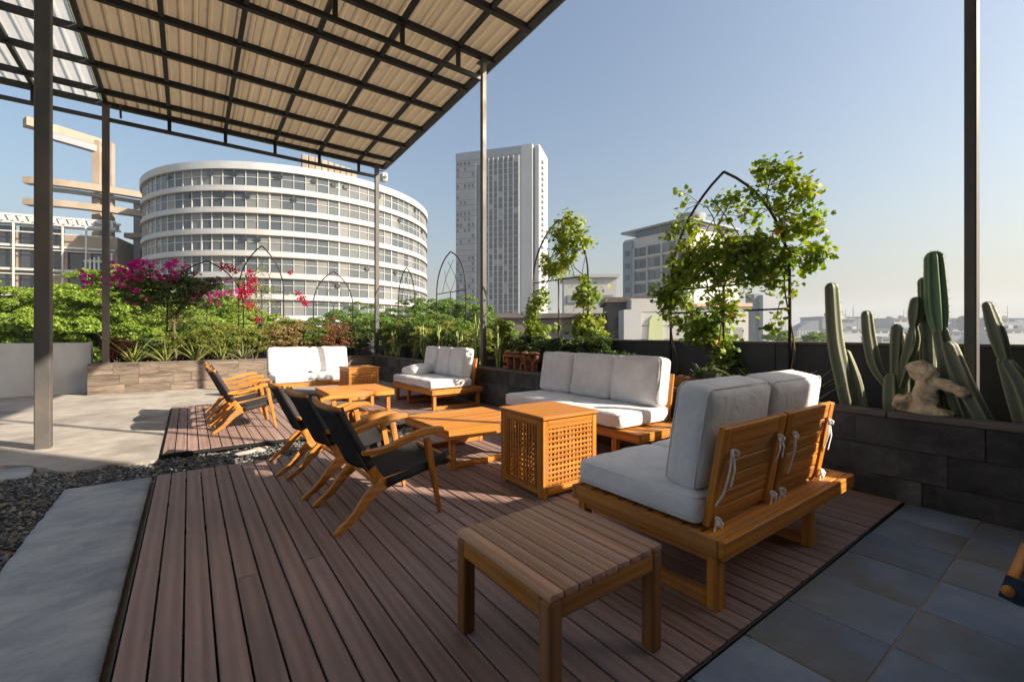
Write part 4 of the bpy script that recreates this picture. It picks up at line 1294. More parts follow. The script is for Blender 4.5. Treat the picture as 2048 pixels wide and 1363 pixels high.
arch('iron arch behind the magenta bougainvillea', (.35, 12.88), 1.5, 2.95, 1.9, 'X', tracery=False)

# ------------------------------------------------------------------ vines
def lobed_leaf(name, s, seed):
    r = random.Random(seed)
    pts = [(0, -.5), (.18, -.42), (.42, -.30), (.30, -.08), (.52, .08), (.24, .16), (.20, .34), (0, .55), (-.20, .34), (-.24, .16), (-.52, .08), (-.30, -.08), (-.42, -.30), (-.18, -.42)]
    vs = [(0, 0, .05 * s)] + [(x * s * r.uniform(.9, 1.1), y * s * r.uniform(.9, 1.1), -.12 * s * abs(x) + r.uniform(-.05, .05) * s - (.1 * s * y * y)) for x, y in pts]
    n = len(pts)
    fs = [(0, 1 + k, 1 + (k + 1) % n) for k in range(n)]
    me = bpy.data.meshes.new(name); me.from_pydata(vs, [], fs); me.shade_smooth(); return me
LEAF = [lobed_leaf('leaf', .13, k) for k in range(4)]
M['leaf_yellow'] = leafmat('yellowing_vine_leaf', lin(176, 150, 40), lin(196, 120, 50), lin(170, 170, 60), .4, clump=5)
for k, me in enumerate(LEAF): me.materials.append(M['leaf_vine'])
LEAFY = lobed_leaf('leaf', .11, 9); LEAFY.materials.append(M['leaf_yellow'])
def vine(label, c, blobs, seed, nclump, per, nleaf, stems):
    """blobs (y, z, ry, rz, weight) in the arch plane, x spread around it"""
    rs = np.random.default_rng(seed); r = random.Random(seed)
    t = empty('vine', (c[0], c[1], ZS))
    mb = MB(); SP = []
    for (ya, za, yb, zb) in stems:
        pts = []
        for k in range(9):
            q = k / 8
            pts.append((r.uniform(-.04, .04), ya + (yb - ya) * q + .07 * math.sin(q * 7 + ya * 5) * (1 - q * .5) + r.uniform(-.02, .02), za + (zb - za) * q - ZS + .06 * math.sin(q * 5 + zb)))
        mb.tube(pts, [.012 - .008 * k / 8 for k in range(9)], 6); SP += pts
    SP = np.array(SP)
    B0 = np.array(blobs); wts = B0[:, 4] * B0[:, 2] * B0[:, 3]; wts = wts / wts.sum()
    ii = rs.choice(len(B0), nclump, p=wts); B = B0[ii]
    E = tri_unit(rs.normal(0, 1, (nclump, 3))) * rs.uniform(.1, 1, (nclump, 1)) ** .45
    C = np.stack([E[:, 0] * (.06 + .4 * np.minimum(B[:, 2], B[:, 3])), B[:, 0] + E[:, 1] * B[:, 2], B[:, 1] - ZS + E[:, 2] * B[:, 3]], 1)
    for p in C:                                   # twigs reach every clump
        d = np.linalg.norm((SP - p) * np.array([1, 1, 1.3]), axis=1); q = SP[int(np.argmin(d))]
        m_ = (p + q) / 2 + np.array([0, 0, .03]) + rs.normal(0, .02, 3)
        mb.tube([q, m_, p, p + (p - q) * .15 + rs.normal(0, .02, 3)], [.0045, .0035, .0025, .0015], 5)
    mb.build('stem', M['bark'], t, True)
    rad = rs.uniform(.05, .13, nclump)
    def pick(n):
        k = rs.choice(nclump, n, p=(rad ** 2) / (rad ** 2).sum())
        e = rs.normal(0, .6, (n, 3))
        return C[k] + e * rad[k, None] * np.array([1, 1, .9]), tri_unit(e)
    P, E = pick(nleaf)
    for k in range(nleaf):
        me = LEAFY if r.random() < .10 else LEAF[k % 4]
        o = obj('leaf', me, None, t, P[k])
        n = Vector((E[k, 0] * .6 - .25 + r.uniform(-.4, .4), E[k, 1] * .6 + r.uniform(-.5, .5) - .2, .45 + r.uniform(-.4, .6))).normalized()
        o.rotation_mode = 'QUATERNION'
        o.rotation_quaternion = n.to_track_quat('Z', 'Y') @ Euler((0, 0, r.uniform(0, 6.28))).to_quaternion()
        s = r.uniform(.45, .95); o.scale = (s, s, s * r.uniform(.6, 2.2))
    # the smaller leaves: lobed, joined
    nfine = nclump * per
    P, E = pick(nfine)
    b0 = np.array([v.co[:] for v in LEAF[0].vertices]); f0 = np.array([p.vertices[:] for p in LEAF[0].polygons])
    nn = tri_unit(E * .5 + rs.normal(0, .6, (nfine, 3)) + np.array([-.2, -.15, .5]))
    tt = tri_unit(np.cross(nn, rs.normal(0, 1, (nfine, 3)))); bb = np.cross(nn, tt)
    sz = rs.uniform(.18, .62, (nfine, 1, 1))
    cz = rs.uniform(.5, 2.4, (nfine, 1, 1))
    V = P[:, None] + (b0[None, :, 0:1] * tt[:, None] + b0[None, :, 1:2] * bb[:, None] + b0[None, :, 2:3] * cz * nn[:, None]) * sz
    F = (f0[None] + (np.arange(nfine) * len(b0))[:, None, None]).reshape(-1, 3)
    o = obj('foliage', array_mesh('foliage', V.reshape(-1, 3), F), M['leaf_vine'], t); o['kind'] = 'stuff'
    tag(t, label, 'vine', 'vines on the arches')
# local y: minus is nearer/right in view, plus is farther/left
vine('leafy green and yellow vine climbing the large arch above the near sofas', (4.90, 2.635),
     [(.05, 2.03, .80, .28, 1.7), (-.72, 2.4, .2, .42, .95), (-.25, 2.6, .4, .24, .6), (.5, 2.5, .16, .32, .8), (.68, 1.66, .2, .32, 1.4), (.22, 1.36, .40, .22, 1.5), (-.45, 1.78, .34, .2, 1.0),
      (-.52, 2.88, .2, .09, 1.0), (-.60, 1.36, .1, .13, 1.0), (-.95, 1.95, .13, .24, .8), (.1, 1.62, .3, .12, .6), (-.02, .98, .07, .1, .8), (.5, 2.95, .1, .08, .3)],
     501, 215, 27, 295, [(-.68, .55, -.66, 2.4), (.0, .55, .05, 1.9), (.66, .55, .62, 2.0), (.05, 1.7, -.5, 2.2), (.62, 1.9, .1, 2.5), (-.66, 1.6, -.1, 2.0), (.0, 1.5, .5, 2.3), (-.6, 2.2, -.5, 2.92), (.6, 1.6, .2, 1.2), (-.3, 2.1, .3, 2.7), (-.66, 2.0, -.95, 1.9), (-.66, 1.3, -.58, 1.5)])
vine('vine with yellow green leaves on the arch in front of the tower', (4.90, 5.42),
     [(-.15, 2.9, .26, .18, 1.0), (-.38, 3.02, .2, .09, .9), (-.35, 2.55, .34, .26, 1.1), (-.05, 2.3, .35, .16, .9), (.25, 2.45, .16, .18, .5), (-.68, 1.8, .18, .32, 1.2), (-.58, 1.3, .26, .25, 1.2),
      (.42, 1.85, .16, .16, .9), (.66, 1.55, .12, .26, .9), (.52, 1.25, .18, .2, 1), (-.85, 1.2, .2, .25, .9), (.1, 1.3, .08, .12, .6), (-.7, 1.0, .2, .14, .7)],
     502, 150, 24, 250, [(-.66, .55, -.6, 2.4), (.0, .55, .0, 2.1), (.62, .55, .58, 2.2), (.6, 1.9, .0, 2.3), (-.62, 2.0, .0, 2.8), (.0, 2.2, -.5, 2.6), (.3, 2.4, -.3, 3.0), (-.6, 1.0, -.8, 1.3)])

# ------------------------------------------------------------------ cacti
def stem_mesh(pts, rad, ribs=5, depth=.34, tw=0.0):
    """ribbed column along a spine; rib attribute = 1 on the ridges"""
    dense = []
    n = len(pts)
    def cr(a, b, c, d, t): return .5 * (2 * b + (c - a) * t + (2 * a - 5 * b + 4 * c - d) * t * t + (3 * b - a - 3 * c + d) * t ** 3)
    for i in range(n - 1):
        p = [Vector(pts[max(0, i - 1)]), Vector(pts[i]), Vector(pts[i + 1]), Vector(pts[min(n - 1, i + 2)])]
        rr = [rad[max(0, i - 1)], rad[i], rad[i + 1], rad[min(n - 1, i + 2)]]
        for k in range(6): dense.append((cr(*p, k / 6), max(.004, cr(*rr, k / 6))))
    end = Vector(pts[-1]); e_dir = (end - Vector(pts[-2])).normalized()
    for k in range(6):
        th = k / 5 * math.pi / 2 * .96
        dense.append((end + e_dir * rad[-1] * 1.05 * math.sin(th), rad[-1] * math.cos(th)))
    vs = []; at = []; fs = []; per = 6; N = ribs * per
    a = None
    for i, (p, r) in enumerate(dense):
        t = (dense[min(i + 1, len(dense) - 1)][0] - dense[max(0, i - 1)][0]).normalized()
        if a is None:
            a = t.cross(Vector((0, 1, 0))).normalized()
        a = (a - t * a.dot(t)).normalized(); b = t.cross(a)
        for k in range(N):
            th = 2 * math.pi * k / N + tw
            u = abs((k % per) / per * 2 - 1)          # 1 on the ridge
            q = r * (1 - depth * (1 - u ** 1.6))
            vs.append(p + (a * math.cos(th) + b * math.sin(th)) * q); at.append(u)
    for i in range(len(dense) - 1):
        for k in range(N):
            k2 = (k + 1) % N
            fs.append((i * N + k, i * N + k2, (i + 1) * N + k2, (i + 1) * N + k))
    o = (len(dense) - 1) * N
    fs.append(tuple(o + k for k in range(N)))
    me = bpy.data.meshes.new('stem'); me.from_pydata([tuple(v) for v in vs], [], fs)
    al = me.attributes.new('rib', 'FLOAT', 'POINT'); al.data.foreach_set('value', np.array(at, dtype=np.float32))
    me.shade_smooth()
    return me
def cactus(label, base, stems, group='columnar cacti in the right planter'):
    t = empty('cactus', base)
    for (pts, rad, ribs, tw, mk) in stems:
        me = stem_mesh(pts, rad, ribs, .34, tw)
        so = obj('stem', me, M[mk], t)
        N = ribs * 6; co = np.array([v.co[:] for v in me.vertices]); rows = len(co) // N
        sp_ = MB(); rr_ = random.Random(len(co) + int(tw * 100))
        for i_ in range(1, rows - 1):
            cen = co[i_ * N:(i_ + 1) * N].mean(0)
            for k_ in range(0, N, 6):
                p_ = Vector(co[i_ * N + k_]); n_ = (p_ - Vector(cen)).normalized()
                for q_ in range(3):
                    d_ = (n_ + Vector((rr_.uniform(-.7, .7), rr_.uniform(-.7, .7), rr_.uniform(-.6, .6)))).normalized() * rr_.uniform(.008, .02)
                    w_ = d_.cross(Vector((.3, .5, .8))).normalized() * .0011
                    sp_.add([p_ - w_, p_ + w_, p_ + d_], [(0, 1, 2)])
        sp_.build('spines', M['strap_grey'], so)['kind'] = 'stuff'
    tag(t, label, 'cactus', group)
ZB = .55
cactus('tall single cactus column standing left of the branched one', (4.5, 1.30, ZB),
       [([(.0, .02, -.03), (.0, .07, .25), (.0, .13, .6), (0, .155, 1.04)], [.062, .066, .064, .055], 5, .5, 'cactus'),
        ([(.06, -.05, -.03), (.05, .0, .25), (.05, .06, .48)], [.045, .05, .035], 5, .9, 'cactus')])
cactus('branched candelabra cactus beside the rock figure', (4.42, 1.02, ZB),
       [([(0, 0, -.03), (0, 0, .16), (0, .0, .29)], [.062, .068, .062], 5, .3, 'cactus'),
        ([(0, .03, .24), (.0, .11, .40), (0, .15, .62), (0, .165, .80)], [.03, .047, .047, .04], 5, .3, 'cactus'),
        ([(0, -.01, .26), (0, -.015, .5), (0, -.02, .69)], [.036, .043, .038], 5, .7, 'cactus'),
        ([(0, -.04, .24), (0, -.08, .42), (.0, -.115, .60), (0, -.12, .70)], [.034, .046, .046, .028], 5, .2, 'cactus'),
        ([(0, -.12, .715), (0, -.13, .80), (0, -.135, .885)], [.03, .050, .044], 5, .4, 'cactus')])
cactus('short thick cactus column rising behind the rock figure', (4.55, .97, ZB),
       [([(0, 0, -.03), (0, .0, .3), (0, .02, .61)], [.06, .066, .056], 5, .2, 'cactus')])
cactus('tallest cactus with a bright green upper column beside the pole', (4.42, .62, ZB),
       [([(.0, -.02, -.03), (0, .07, .3), (0, .13, .66)], [.055, .062, .052], 6, .1, 'cactus'),
        ([(0, .135, .67), (0, .15, .85), (0, .165, 1.2)], [.045, .070, .058], 7, .4, 'cactus_fresh'),
        ([(.08, .21, -.03), (.08, .215, .5), (.08, .235, 1.04)], [.045, .05, .042], 5, .8, 'cactus'),
        ([(.0, .12, -.03), (0, .15, .2), (0, .15, .36)], [.045, .05, .044], 5, .3, 'cactus'),
        ([(-.05, -.13, -.03), (-.04, .0, .28), (-.03, .08, .55)], [.05, .058, .05], 5, .5, 'cactus')])
cactus('leaning jointed cactus right of the pole at the picture edge', (4.45, .36, ZB),
       [([(0, -.02, -.03), (0, .03, .25), (0, .08, .46)], [.05, .056, .042], 5, .2, 'cactus'),
        ([(0, .08, .47), (0, .12, .65), (0, .16, .84)], [.036, .05, .034], 5, .4, 'cactus'),
        ([(-.04, -.08, -.03), (-.04, .0, .3), (-.03, .06, .44)], [.046, .052, .04], 5, .6, 'cactus'),
        ([(.05, -.12, -.03), (.06, -.1, .4), (.06, -.06, .8)], [.05, .056, .045], 5, .9, 'cactus')])
# unseen clumps added beyond the right edge to shade the near sofa
for i, (y, h) in enumerate([(.02, 1.2), (-.22, 1.4), (-.48, 1.45), (-.75, 1.5), (-1.05, 1.4), (-1.4, 1.5)]):
    r = random.Random(900 + i)
    cactus('unseen cactus clump added past the right edge for its shade', (4.5 + r.uniform(-.1, .1), y, ZB),
           [([(0, 0, -.03), (r.uniform(-.05, .05), r.uniform(-.05, .05), h * .5), (r.uniform(-.08, .08), r.uniform(-.08, .08), h)], [.06, .068, .058], 5, r.uniform(0, 1), 'cactus'),
            ([(.1, .08, -.03), (.12, .1, h * .35), (.13, .11, h * .7)], [.05, .056, .05], 5, r.uniform(0, 1), 'cactus'),
            ([(-.1, -.06, -.03), (-.12, -.08, h * .3), (-.13, -.09, h * .62)], [.05, .056, .05], 5, r.uniform(0, 1), 'cactus')])
# small spiky plants in front of the charcoal parapet
strap_plant('agave', 'thin grey agave behind the lantern', (4.62, 2.62, ZS), 15, .42, .028, M['strap_grey'], 21, .7, 'spiky plants in the right planter')
strap_plant('agave', 'upright green sword plant right of the lantern', (4.55, 2.05, ZS), 7, .48, .03, M['strap'], 22, .1, 'spiky plants in the right planter')
strap_plant('agave', 'upright sword plant between the lantern and the tall cactus', (4.6, 1.72, ZS), 8, .44, .032, M['strap'], 23, .15, 'spiky plants in the right planter')
strap_plant('agave', 'small sword plant at the foot of the tall cactus', (4.4, 1.58, ZS), 7, .34, .028, M['strap_grey'], 24, .2, 'spiky plants in the right planter')

# ------------------------------------------------------------------ planter ornaments
def blob(parts, res=.016, seed=0, amp=.012, hole=None):
    """rough rock from merged metaball-like lumps, sampled on a voxel-free shell: union of noisy ellipsoids"""
    mb = bmesh.new()
    r = random.Random(seed)
    for (c, rad, rot) in parts:
        tmp = bmesh.new(); bmesh.ops.create_icosphere(tmp, subdivisions=4, radius=1)
        ph = [r.uniform(0, 6) for _ in range(6)]
        for v in tmp.verts:
            p = v.co.copy()
            k = 1 + .10 * math.sin(p.x * 3 + ph[0]) * math.sin(p.y * 4 + ph[1]) + .09 * math.sin(p.z * 6 + ph[2]) * math.sin(p.x * 5 + ph[3]) + .05 * math.sin(p.x * 13 + p.y * 11 + ph[4]) * math.sin(p.z * 12 + ph[5]) + r.uniform(-.018, .018)
            p = Vector((p.x * rad[0], p.y * rad[1], p.z * rad[2])) * k
            v.co = Vector(c) + Euler(rot).to_matrix() @ p
        me = bpy.data.meshes.new('tmp'); tmp.to_mesh(me); tmp.free(); mb.from_mesh(me); bpy.data.meshes.remove(me)
    me = bpy.data.meshes.new('rock'); mb.to_mesh(me); mb.free()
    o = bpy.data.objects.new('tmp', me); COL.objects.link(o)
    md = o.modifiers.new('r', 'REMESH'); md.mode = 'VOXEL'; md.voxel_size = res
    ho = None
    if hole:
        tmp = bmesh.new(); bmesh.ops.create_icosphere(tmp, subdivisions=2, radius=hole[1]); bmesh.ops.translate(tmp, vec=hole[0], verts=tmp.verts)
        hm_ = bpy.data.meshes.new('tmp'); tmp.to_mesh(hm_); tmp.free()
        ho = bpy.data.objects.new('tmp', hm_); COL.objects.link(ho)
        bd = o.modifiers.new('b', 'BOOLEAN'); bd.operation = 'DIFFERENCE'; bd.object = ho
    dg = bpy.context.evaluated_depsgraph_get()
    m2 = bpy.data.meshes.new_from_object(o.evaluated_get(dg)); bpy.data.objects.remove(o)
    if ho: bpy.data.objects.remove(ho)
    m2.shade_smooth(); m2.materials.clear()
    return m2
rk = obj('rock_figure', blob([((0, .01, .275), (.058, .088, .066), (.1, 0, 0)), ((0, .055, .30), (.05, .05, .04), (0, 0, 0)), ((0, -.02, .2), (.05, .066, .05), (0, 0, 0)), ((0, .0, .11), (.06, .072, .11), (0, 0, 0)),
                       ((0, -.115, .195), (.042, .088, .036), (.35, 0, 0)), ((0, -.19, .16), (.04, .042, .034), (.5, 0, 0)), ((0, .125, .055), (.055, .055, .06), (.2, 0, 0)), ((0, -.03, .015), (.07, .135, .035), (0, 0, 0)), ((0, .08, .1), (.04, .05, .03), (-.5, 0, 0))], .0085, 4, hole=((-.046, -.035, .215), .026)), M['rock'], None, (4.30, .815, ZB + .075)); rk.scale = (1, 1, 1.1)
tag(rk, 'pale tan coral rock shaped like a little figure between the cacti', 'rock')
bo = obj('boulder', blob([((0, 0, .06), (.12, .17, .12), (0, .2, .3)), ((0, .10, .02), (.11, .12, .09), (0, 0, 0))], .014, 8), M['brown_rock'], None, (4.42, 2.78, ZB + .02))
tag(bo, 'brown boulder in the planter just right of the three-seat sofa back', 'boulder')
ln = empty('lantern', (4.36, 2.47, ZB + .0), R_(10))
MB().box((0, 0, .012), (.12, .12, .024), ch=.004).build('base', M['iron'], ln)
for s in (-1, 1):
    for q in (-1, 1):
        MB().box((s * .05, q * .05, .11), (.014, .014, .18), ch=.002).build('post', M['bark'], ln)
    MB().box((s * .05, 0, .11), (.003, .086, .17)).build('pane', M['glass'], ln)
    MB().box((0, s * .05, .11), (.086, .003, .17)).build('pane', M['glass'], ln)
MB().prism([(-.072, 0), (.072, 0), (.03, .05), (-.03, .05)], .13, Matrix.Translation((0, 0, .2)) @ XZ).build('roof', M['iron'], ln)
MB().tube([(.03 * math.cos(a * .5), 0, .262 + .03 * math.sin(a * .5)) for a in range(13)], .004, 5).build('handle', M['iron'], ln)
tag(ln, 'small square metal lantern in the planter between the sofas', 'lantern')
# STAY letters of stacked brick
lt = empty('letter_sign', (4.27, 0, ZB + .06))
def letter(y, boxes):
    L = empty('letter', (0, y, 0)); L.parent = lt
    for (cy, cz, w, h, rot) in boxes:
        me = MB().box((0, 0, 0), (.085, w, h), ch=.005).mesh('brick')
        o = obj('brick', me, M['brick'], L, (0, -cy, cz)); o.rotation_euler = (rot, 0, 0)
u = .05
Sx = [(0, .235, .17, .045, 0), (-.065, .19, .05, .05, 0), (0, .142, .16, .045, 0), (.065, .095, .05, .05, 0), (0, .047, .17, .045, 0)]
Tx = [(0, .238, .20, .045, 0), (0, .188, .06, .046, 0), (0, .140, .06, .046, 0), (0, .092, .06, .046, 0), (0, .044, .06, .046, 0)]
Ax = [(0, .24, .08, .045, 0), (-.038, .192, .05, .05, .15), (.038, .192, .05, .05, -.15), (0, .137, .13, .045, 0), (-.062, .085, .05, .05, .1), (.062, .085, .05, .05, -.1), (-.07, .04, .05, .042, 0), (.07, .04, .05, .042, 0)]
Yx = [(-.075, .235, .055, .05, -.45), (.075, .235, .055, .05, .45), (-.042, .19, .055, .05, -.45), (.042, .19, .055, .05, .45), (0, .140, .066, .048, 0), (0, .092, .062, .046, 0), (0, .044, .062, .046, 0)]
for y, bx_ in ((5.96, Sx), (5.72, Tx), (5.49, Ax), (5.255, Yx)): letter(y, bx_)
tag(lt, 'terracotta brick letters spelling STAY on the planter wall', 'letters')
for i, (y, s) in enumerate(((5.97, .09), (5.73, .12), (5.47, .10), (5.25, .13))):
    o = obj('stone', blob([((0, 0, 0), (.06, s * .75, .032), (0, 0, .1 * i))], .012, 30 + i), M['brown_rock'], None, (4.27, y, ZB + .06 + .29))
    tag(o, 'flat brown stone lying on top of the letter ' + 'STAY'[i], 'stone', 'stones on the letters')
# ================================================================== CITY BEYOND
GZ = -14.0
def ring_mesh(r0, r1, z0, z1, n, name, a0=0.0, a1=2 * math.pi):
    full = abs(a1 - a0 - 2 * math.pi) < 1e-6
    vs = []; fs = []; m = n if full else n + 1
    for k in range(m):
        a = a0 + (a1 - a0) * k / n
        c, s = math.cos(a), math.sin(a)
        vs += [(c * r0, s * r0, z0), (c * r1, s * r1, z0), (c * r1, s * r1, z1), (c * r0, s * r0, z1)]
    for k in range(n):
        o, p = 4 * k, 4 * ((k + 1) % m)
        for q in range(4):
            q2 = (q + 1) % 4
            fs.append((o + q, p + q, p + q2, o + q2))
    if not full:
        fs += [(3, 2, 1, 0), tuple(4 * n + q for q in range(4))]
    me = bpy.data.meshes.new(name); me.from_pydata(vs, [], fs)
    bm = bmesh.new(); bm.from_mesh(me); bmesh.ops.recalc_face_normals(bm, faces=bm.faces); bm.to_mesh(me); bm.free()
    return me
# ---- the round office building
def round_building():
    c = W(-43.05, 90.26)
    t = empty('round_building', (c.x, c.y, GZ))
    R0 = 24.9; ZT = 26.7 - GZ; FH = 3.2; NB = 96
    toward = math.atan2(-c.y, -c.x)
    rb = random.Random(5)
    da = 2 * math.pi / NB
    bands = []
    k = 0
    z = ZT
    glass_rows = []
    while z > 1:
        top_h = 1.1 if k == 0 else .82
        zz0 = z - top_h
        o = obj('band', ring_mesh(R0 - .6, R0 + (.42 if k == 0 else .30), zz0, z, NB * 2, 'band'), M['cream'], t)
        obj('drip_edge', ring_mesh(R0 + .1, R0 + .36, zz0 - .06, zz0 + .05, NB * 2, 'drip_edge'), M['tanconc'], t)
        gz0 = max(0, zz0 - (FH - .82)); glass_rows.append((gz0, zz0, k)); z = gz0; k += 1
    pane_me = {}
    allp = []
    for gz0, gz1, kk in glass_rows:
        for i in range(NB):
            a = i * da
            dd = abs((a - toward + math.pi) % (2 * math.pi) - math.pi)
            allp.append((dd + (gz1 < 11.5) * 3, gz0, gz1, a))
    allp.sort(key=lambda q: q[0])
    w = 2 * R0 * math.tan(da / 2)
    rest = MB()
    for n_, (dd, gz0, gz1, a) in enumerate(allp):
        h = gz1 - gz0
        key = round(h, 2)
        if n_ < 300:
            if key not in pane_me:
                pane_me[key] = MB().box((0, 0, 0), (.08, w - .10, h + .02)).mesh('pane'); pane_me[key].materials.append(M['glass'])
            o = obj('pane', pane_me[key], None, t, ((R0 - .06) * math.cos(a), (R0 - .06) * math.sin(a), (gz0 + gz1) / 2), a + rb.uniform(-.006, .006))
            o.rotation_euler.y = rb.uniform(-.008, .008)
        else:
            rest.box(((R0 - .06) * math.cos(a), (R0 - .06) * math.sin(a), (gz0 + gz1) / 2), (.08, w - .10, h + .02), a)
    o = rest.build('pane', M['glass'], t); o['kind'] = 'stuff'
    mul = MB()
    for gz0, gz1, kk in glass_rows:
        for i in range(NB):
            a = (i + .5) * da
            wide = .2 if i % 6 == 0 else .085
            mul.box((R0 * math.cos(a), R0 * math.sin(a), (gz0 + gz1) / 2), (.2, wide, gz1 - gz0 + .02), a)
    o = mul.build('mullion', M['pale'], t); o['kind'] = 'stuff'
    for gz0, gz1, kk in glass_rows:
        obj('transom', ring_mesh(R0 - .05, R0 + .07, gz0 + (gz1 - gz0) * .54, gz0 + (gz1 - gz0) * .575, NB, 'transom'), M['pale'], t)
    # columns inside are hidden by the glass; a core closes the drum
    MB().tube([(0, 0, 0), (0, 0, ZT - .3)], R0 - .75, NB).build('core', M['tanconc'], t)
    # podium
    MB().tube([(0, 0, 0), (0, 0, 12.2)], R0 + 1.6, NB).build('podium', M['tanconc'], t)
    for z0, z1 in ((15.3, 16.5), (11.3, 12.5)):
        obj('podium_band', ring_mesh(R0 - .5, R0 + 3.0, z0, z1, NB, 'podium_band'), M['pale'], t)
    pd = MB()
    for i in range(NB):
        a = i * da
        if abs((a - toward + math.pi) % (2 * math.pi) - math.pi) < 1.3:
            pd.box(((R0 + 1.9) * math.cos(a), (R0 + 1.9) * math.sin(a), 10.0), (.7, .28, 2.6), a)
    pd.build('podium_pier', M['pale'], t)['kind'] = 'stuff'
    # small open window sashes
    sash = MB().box((0, 0, 0), (.3, .7, .55)).mesh('open_sash'); sash.materials.append(M['glass_dark'])
    for i in range(26):
        gz0, gz1, kk = glass_rows[rb.choice([0, 0, 0, 1, 2, 3, 4, 5, 6, 7])]
        a = toward + rb.uniform(-1.1, 1.1)
        obj('open_sash', sash, None, t, ((R0 + .12) * math.cos(a), (R0 + .12) * math.sin(a), gz1 - .7), a)
    # roof-top plant screen
    for i in range(9):
        a = toward + .02 + i * .042
        MB().box(((R0 - 3.5) * math.cos(a), (R0 - 3.5) * math.sin(a), ZT + 1.4 - .05 * i), (3.2, .95, 3.0 - .1 * i), a, ch=.15).build('plant_screen', M['tanconc'], t)
    tag(t, 'round cream office building with ribbon windows beyond the planter', 'building')
round_building()

# ---- the tall tower
def tower():
    A = W(5.4, 250); B = W(-33.2, 261.6)
    u = (B - A); L = u.length; u.normalize(); n = Vector((u.y, -u.x, 0))
    if n.dot(A) > 0: n = -n                     # towards the terrace
    rz = math.atan2(-u.y, -u.x)                  # local x: from B side to A side
    t = empty('tower', (A.x, A.y, GZ), rz)       # local x right(+) at A, body extends to -x, local y = away
    H = 108 - GZ
    ny = 1 if Matrix.Rotation(rz, 3, 'Z') @ Vector((0, 1, 0)) @ n < 0 else -1
    D = 24
    MB().box((-L / 2, ny * D / 2, (H - 5) / 2), (L, D, H - 5)).build('wall', M['tower'], t)
    MB().box((-L / 2, ny * (D / 2 - .2), H - 2.4), (L + .3, D, 4.8)).build('roof_parapet', M['greyroof'], t)
    f = ny * -1
    FH = 3.25; nf = int((H - 6) / FH)
    MB().box((-12.2, f * .02, (H - 7) / 2), (22.0, .3, H - 7.4)).build('curtain_wall', M['greyroof'], t)
    # window columns: (centre x, width)
    cols = [(-3.2, 2.5), (-6.35, 2.6), (-9.3, 2.2), (-12.4, 2.7), (-15.4, 2.3), (-18.2, 2.2), (-21.1, 2.4), (-30.2, 1.3), (-32.3, 1.3), (-34.6, 1.3), (-36.8, 1.3)]
    wm = {}
    rr = random.Random(8)
    items = []
    for k in range(nf):
        z = H - 7.2 - FH * k
        for ci, (x, w) in enumerate(cols):
            if ci >= 7 and rr.random() < .45: continue
            items.append((z, x, w * (.8 if ci >= 7 else 1), 2.6 if ci < 7 else 1.7))
    rest = MB()
    for i, (z, x, w, h) in enumerate(items):
        if i < 300:
            key = (w, h)
            if key not in wm:
                wm[key] = MB().box((0, 0, 0), (w, .3, h)).mesh('window'); wm[key].materials.append(M['glass_tower'])
            obj('window', wm[key], None, t, (x, f * .12, z))
        else: rest.box((x, f * .12, z), (w, .3, h))
    rest.build('window', M['glass_tower'], t)['kind'] = 'stuff'
    fin = MB(); sp_ = MB()
    for x in (-1.6, -4.75, -7.9, -10.7, -14.0, -16.8, -19.6, -22.6):
        MB().box((x, f * .45, (H - 5) / 2), (.55, .9, H - 5.4)).build('fin', M['tower_white'], t)
    for x, w in ((-24.6, 2.2), (-27.2, 1.8)):
        MB().box((x, f * .05, (H - 8) / 2), (w, .5, H - 9)).build('glazed_strip', M['glass_dark'] if x < -26 else M['glass'], t)
    MB().box((-33.5, f * .5, (H - 7) / 2), (12.6, 1.5, H - 8)).build('clad_bay', M['tower'], t)
    bal = MB().box((0, 0, 0), (19.5, .5, .3)).mesh('floor_band'); bal.materials.append(M['greyroof'])
    bal2 = MB().box((0, 0, 0), (12.7, .5, .22)).mesh('floor_band'); bal2.materials.append(M['glass_tower'])
    for k in range(nf):
        obj('floor_band', bal, None, t, (-11.4, f * .25, H - 8.8 - FH * k))
        obj('floor_band', bal2, None, t, (-33.5, f * 1.12, H - 8.8 - FH * k))
    wm2 = MB().box((0, 0, 0), (1.5, .3, 1.9)).mesh('window'); wm2.materials.append(M['glass_tower'])
    bay = MB()
    for k in range(nf):
        for x in (-29.0, -31.4, -34.0, -36.6, -38.6):
            if rr.random() < .6: bay.box((x, f * 1.16, H - 7.2 - FH * k), (1.3, .3, 1.9))
    bay.build('window', M['glass_tower'], t)['kind'] = 'stuff'
    # white end wall with a recess and a second slab
    MB().box((3.1, ny * 11, (H + .4) / 2), (6.2, 22.0, H + .4)).build('end_wall', M['tower_white'], t)
    MB().box((6.9, ny * 13, H / 2), (1.5, 20.0, H - .4)).build('recess', M['greyroof'], t)
    MB().box((9.0, ny * 11.5, H / 2), (2.8, 21.0, H + .2), ch=.6).build('end_wall', M['tower_white'], t)
    bl = MB().box((0, 0, 0), (1.3, 3.0, 1.1)).mesh('balcony'); bl.materials.append(M['tower'])
    for k in range(nf):
        obj('balcony', bl, None, t, (10.7, ny * 6.0, H - 8.5 - FH * k))
    MB().tube([(-16, ny * 8, H), (-16, ny * 8, H + 2.6)], .18, 6).build('mast', M['iron'], t)
    MB().tube([(-16, ny * 8, H + 2.2), (-4, ny * 8, H + 2.0)], .16, 6).build('jib', M['iron'], t)
    tag(t, 'tall pale apartment tower behind the middle canopy post', 'tower')
tower()

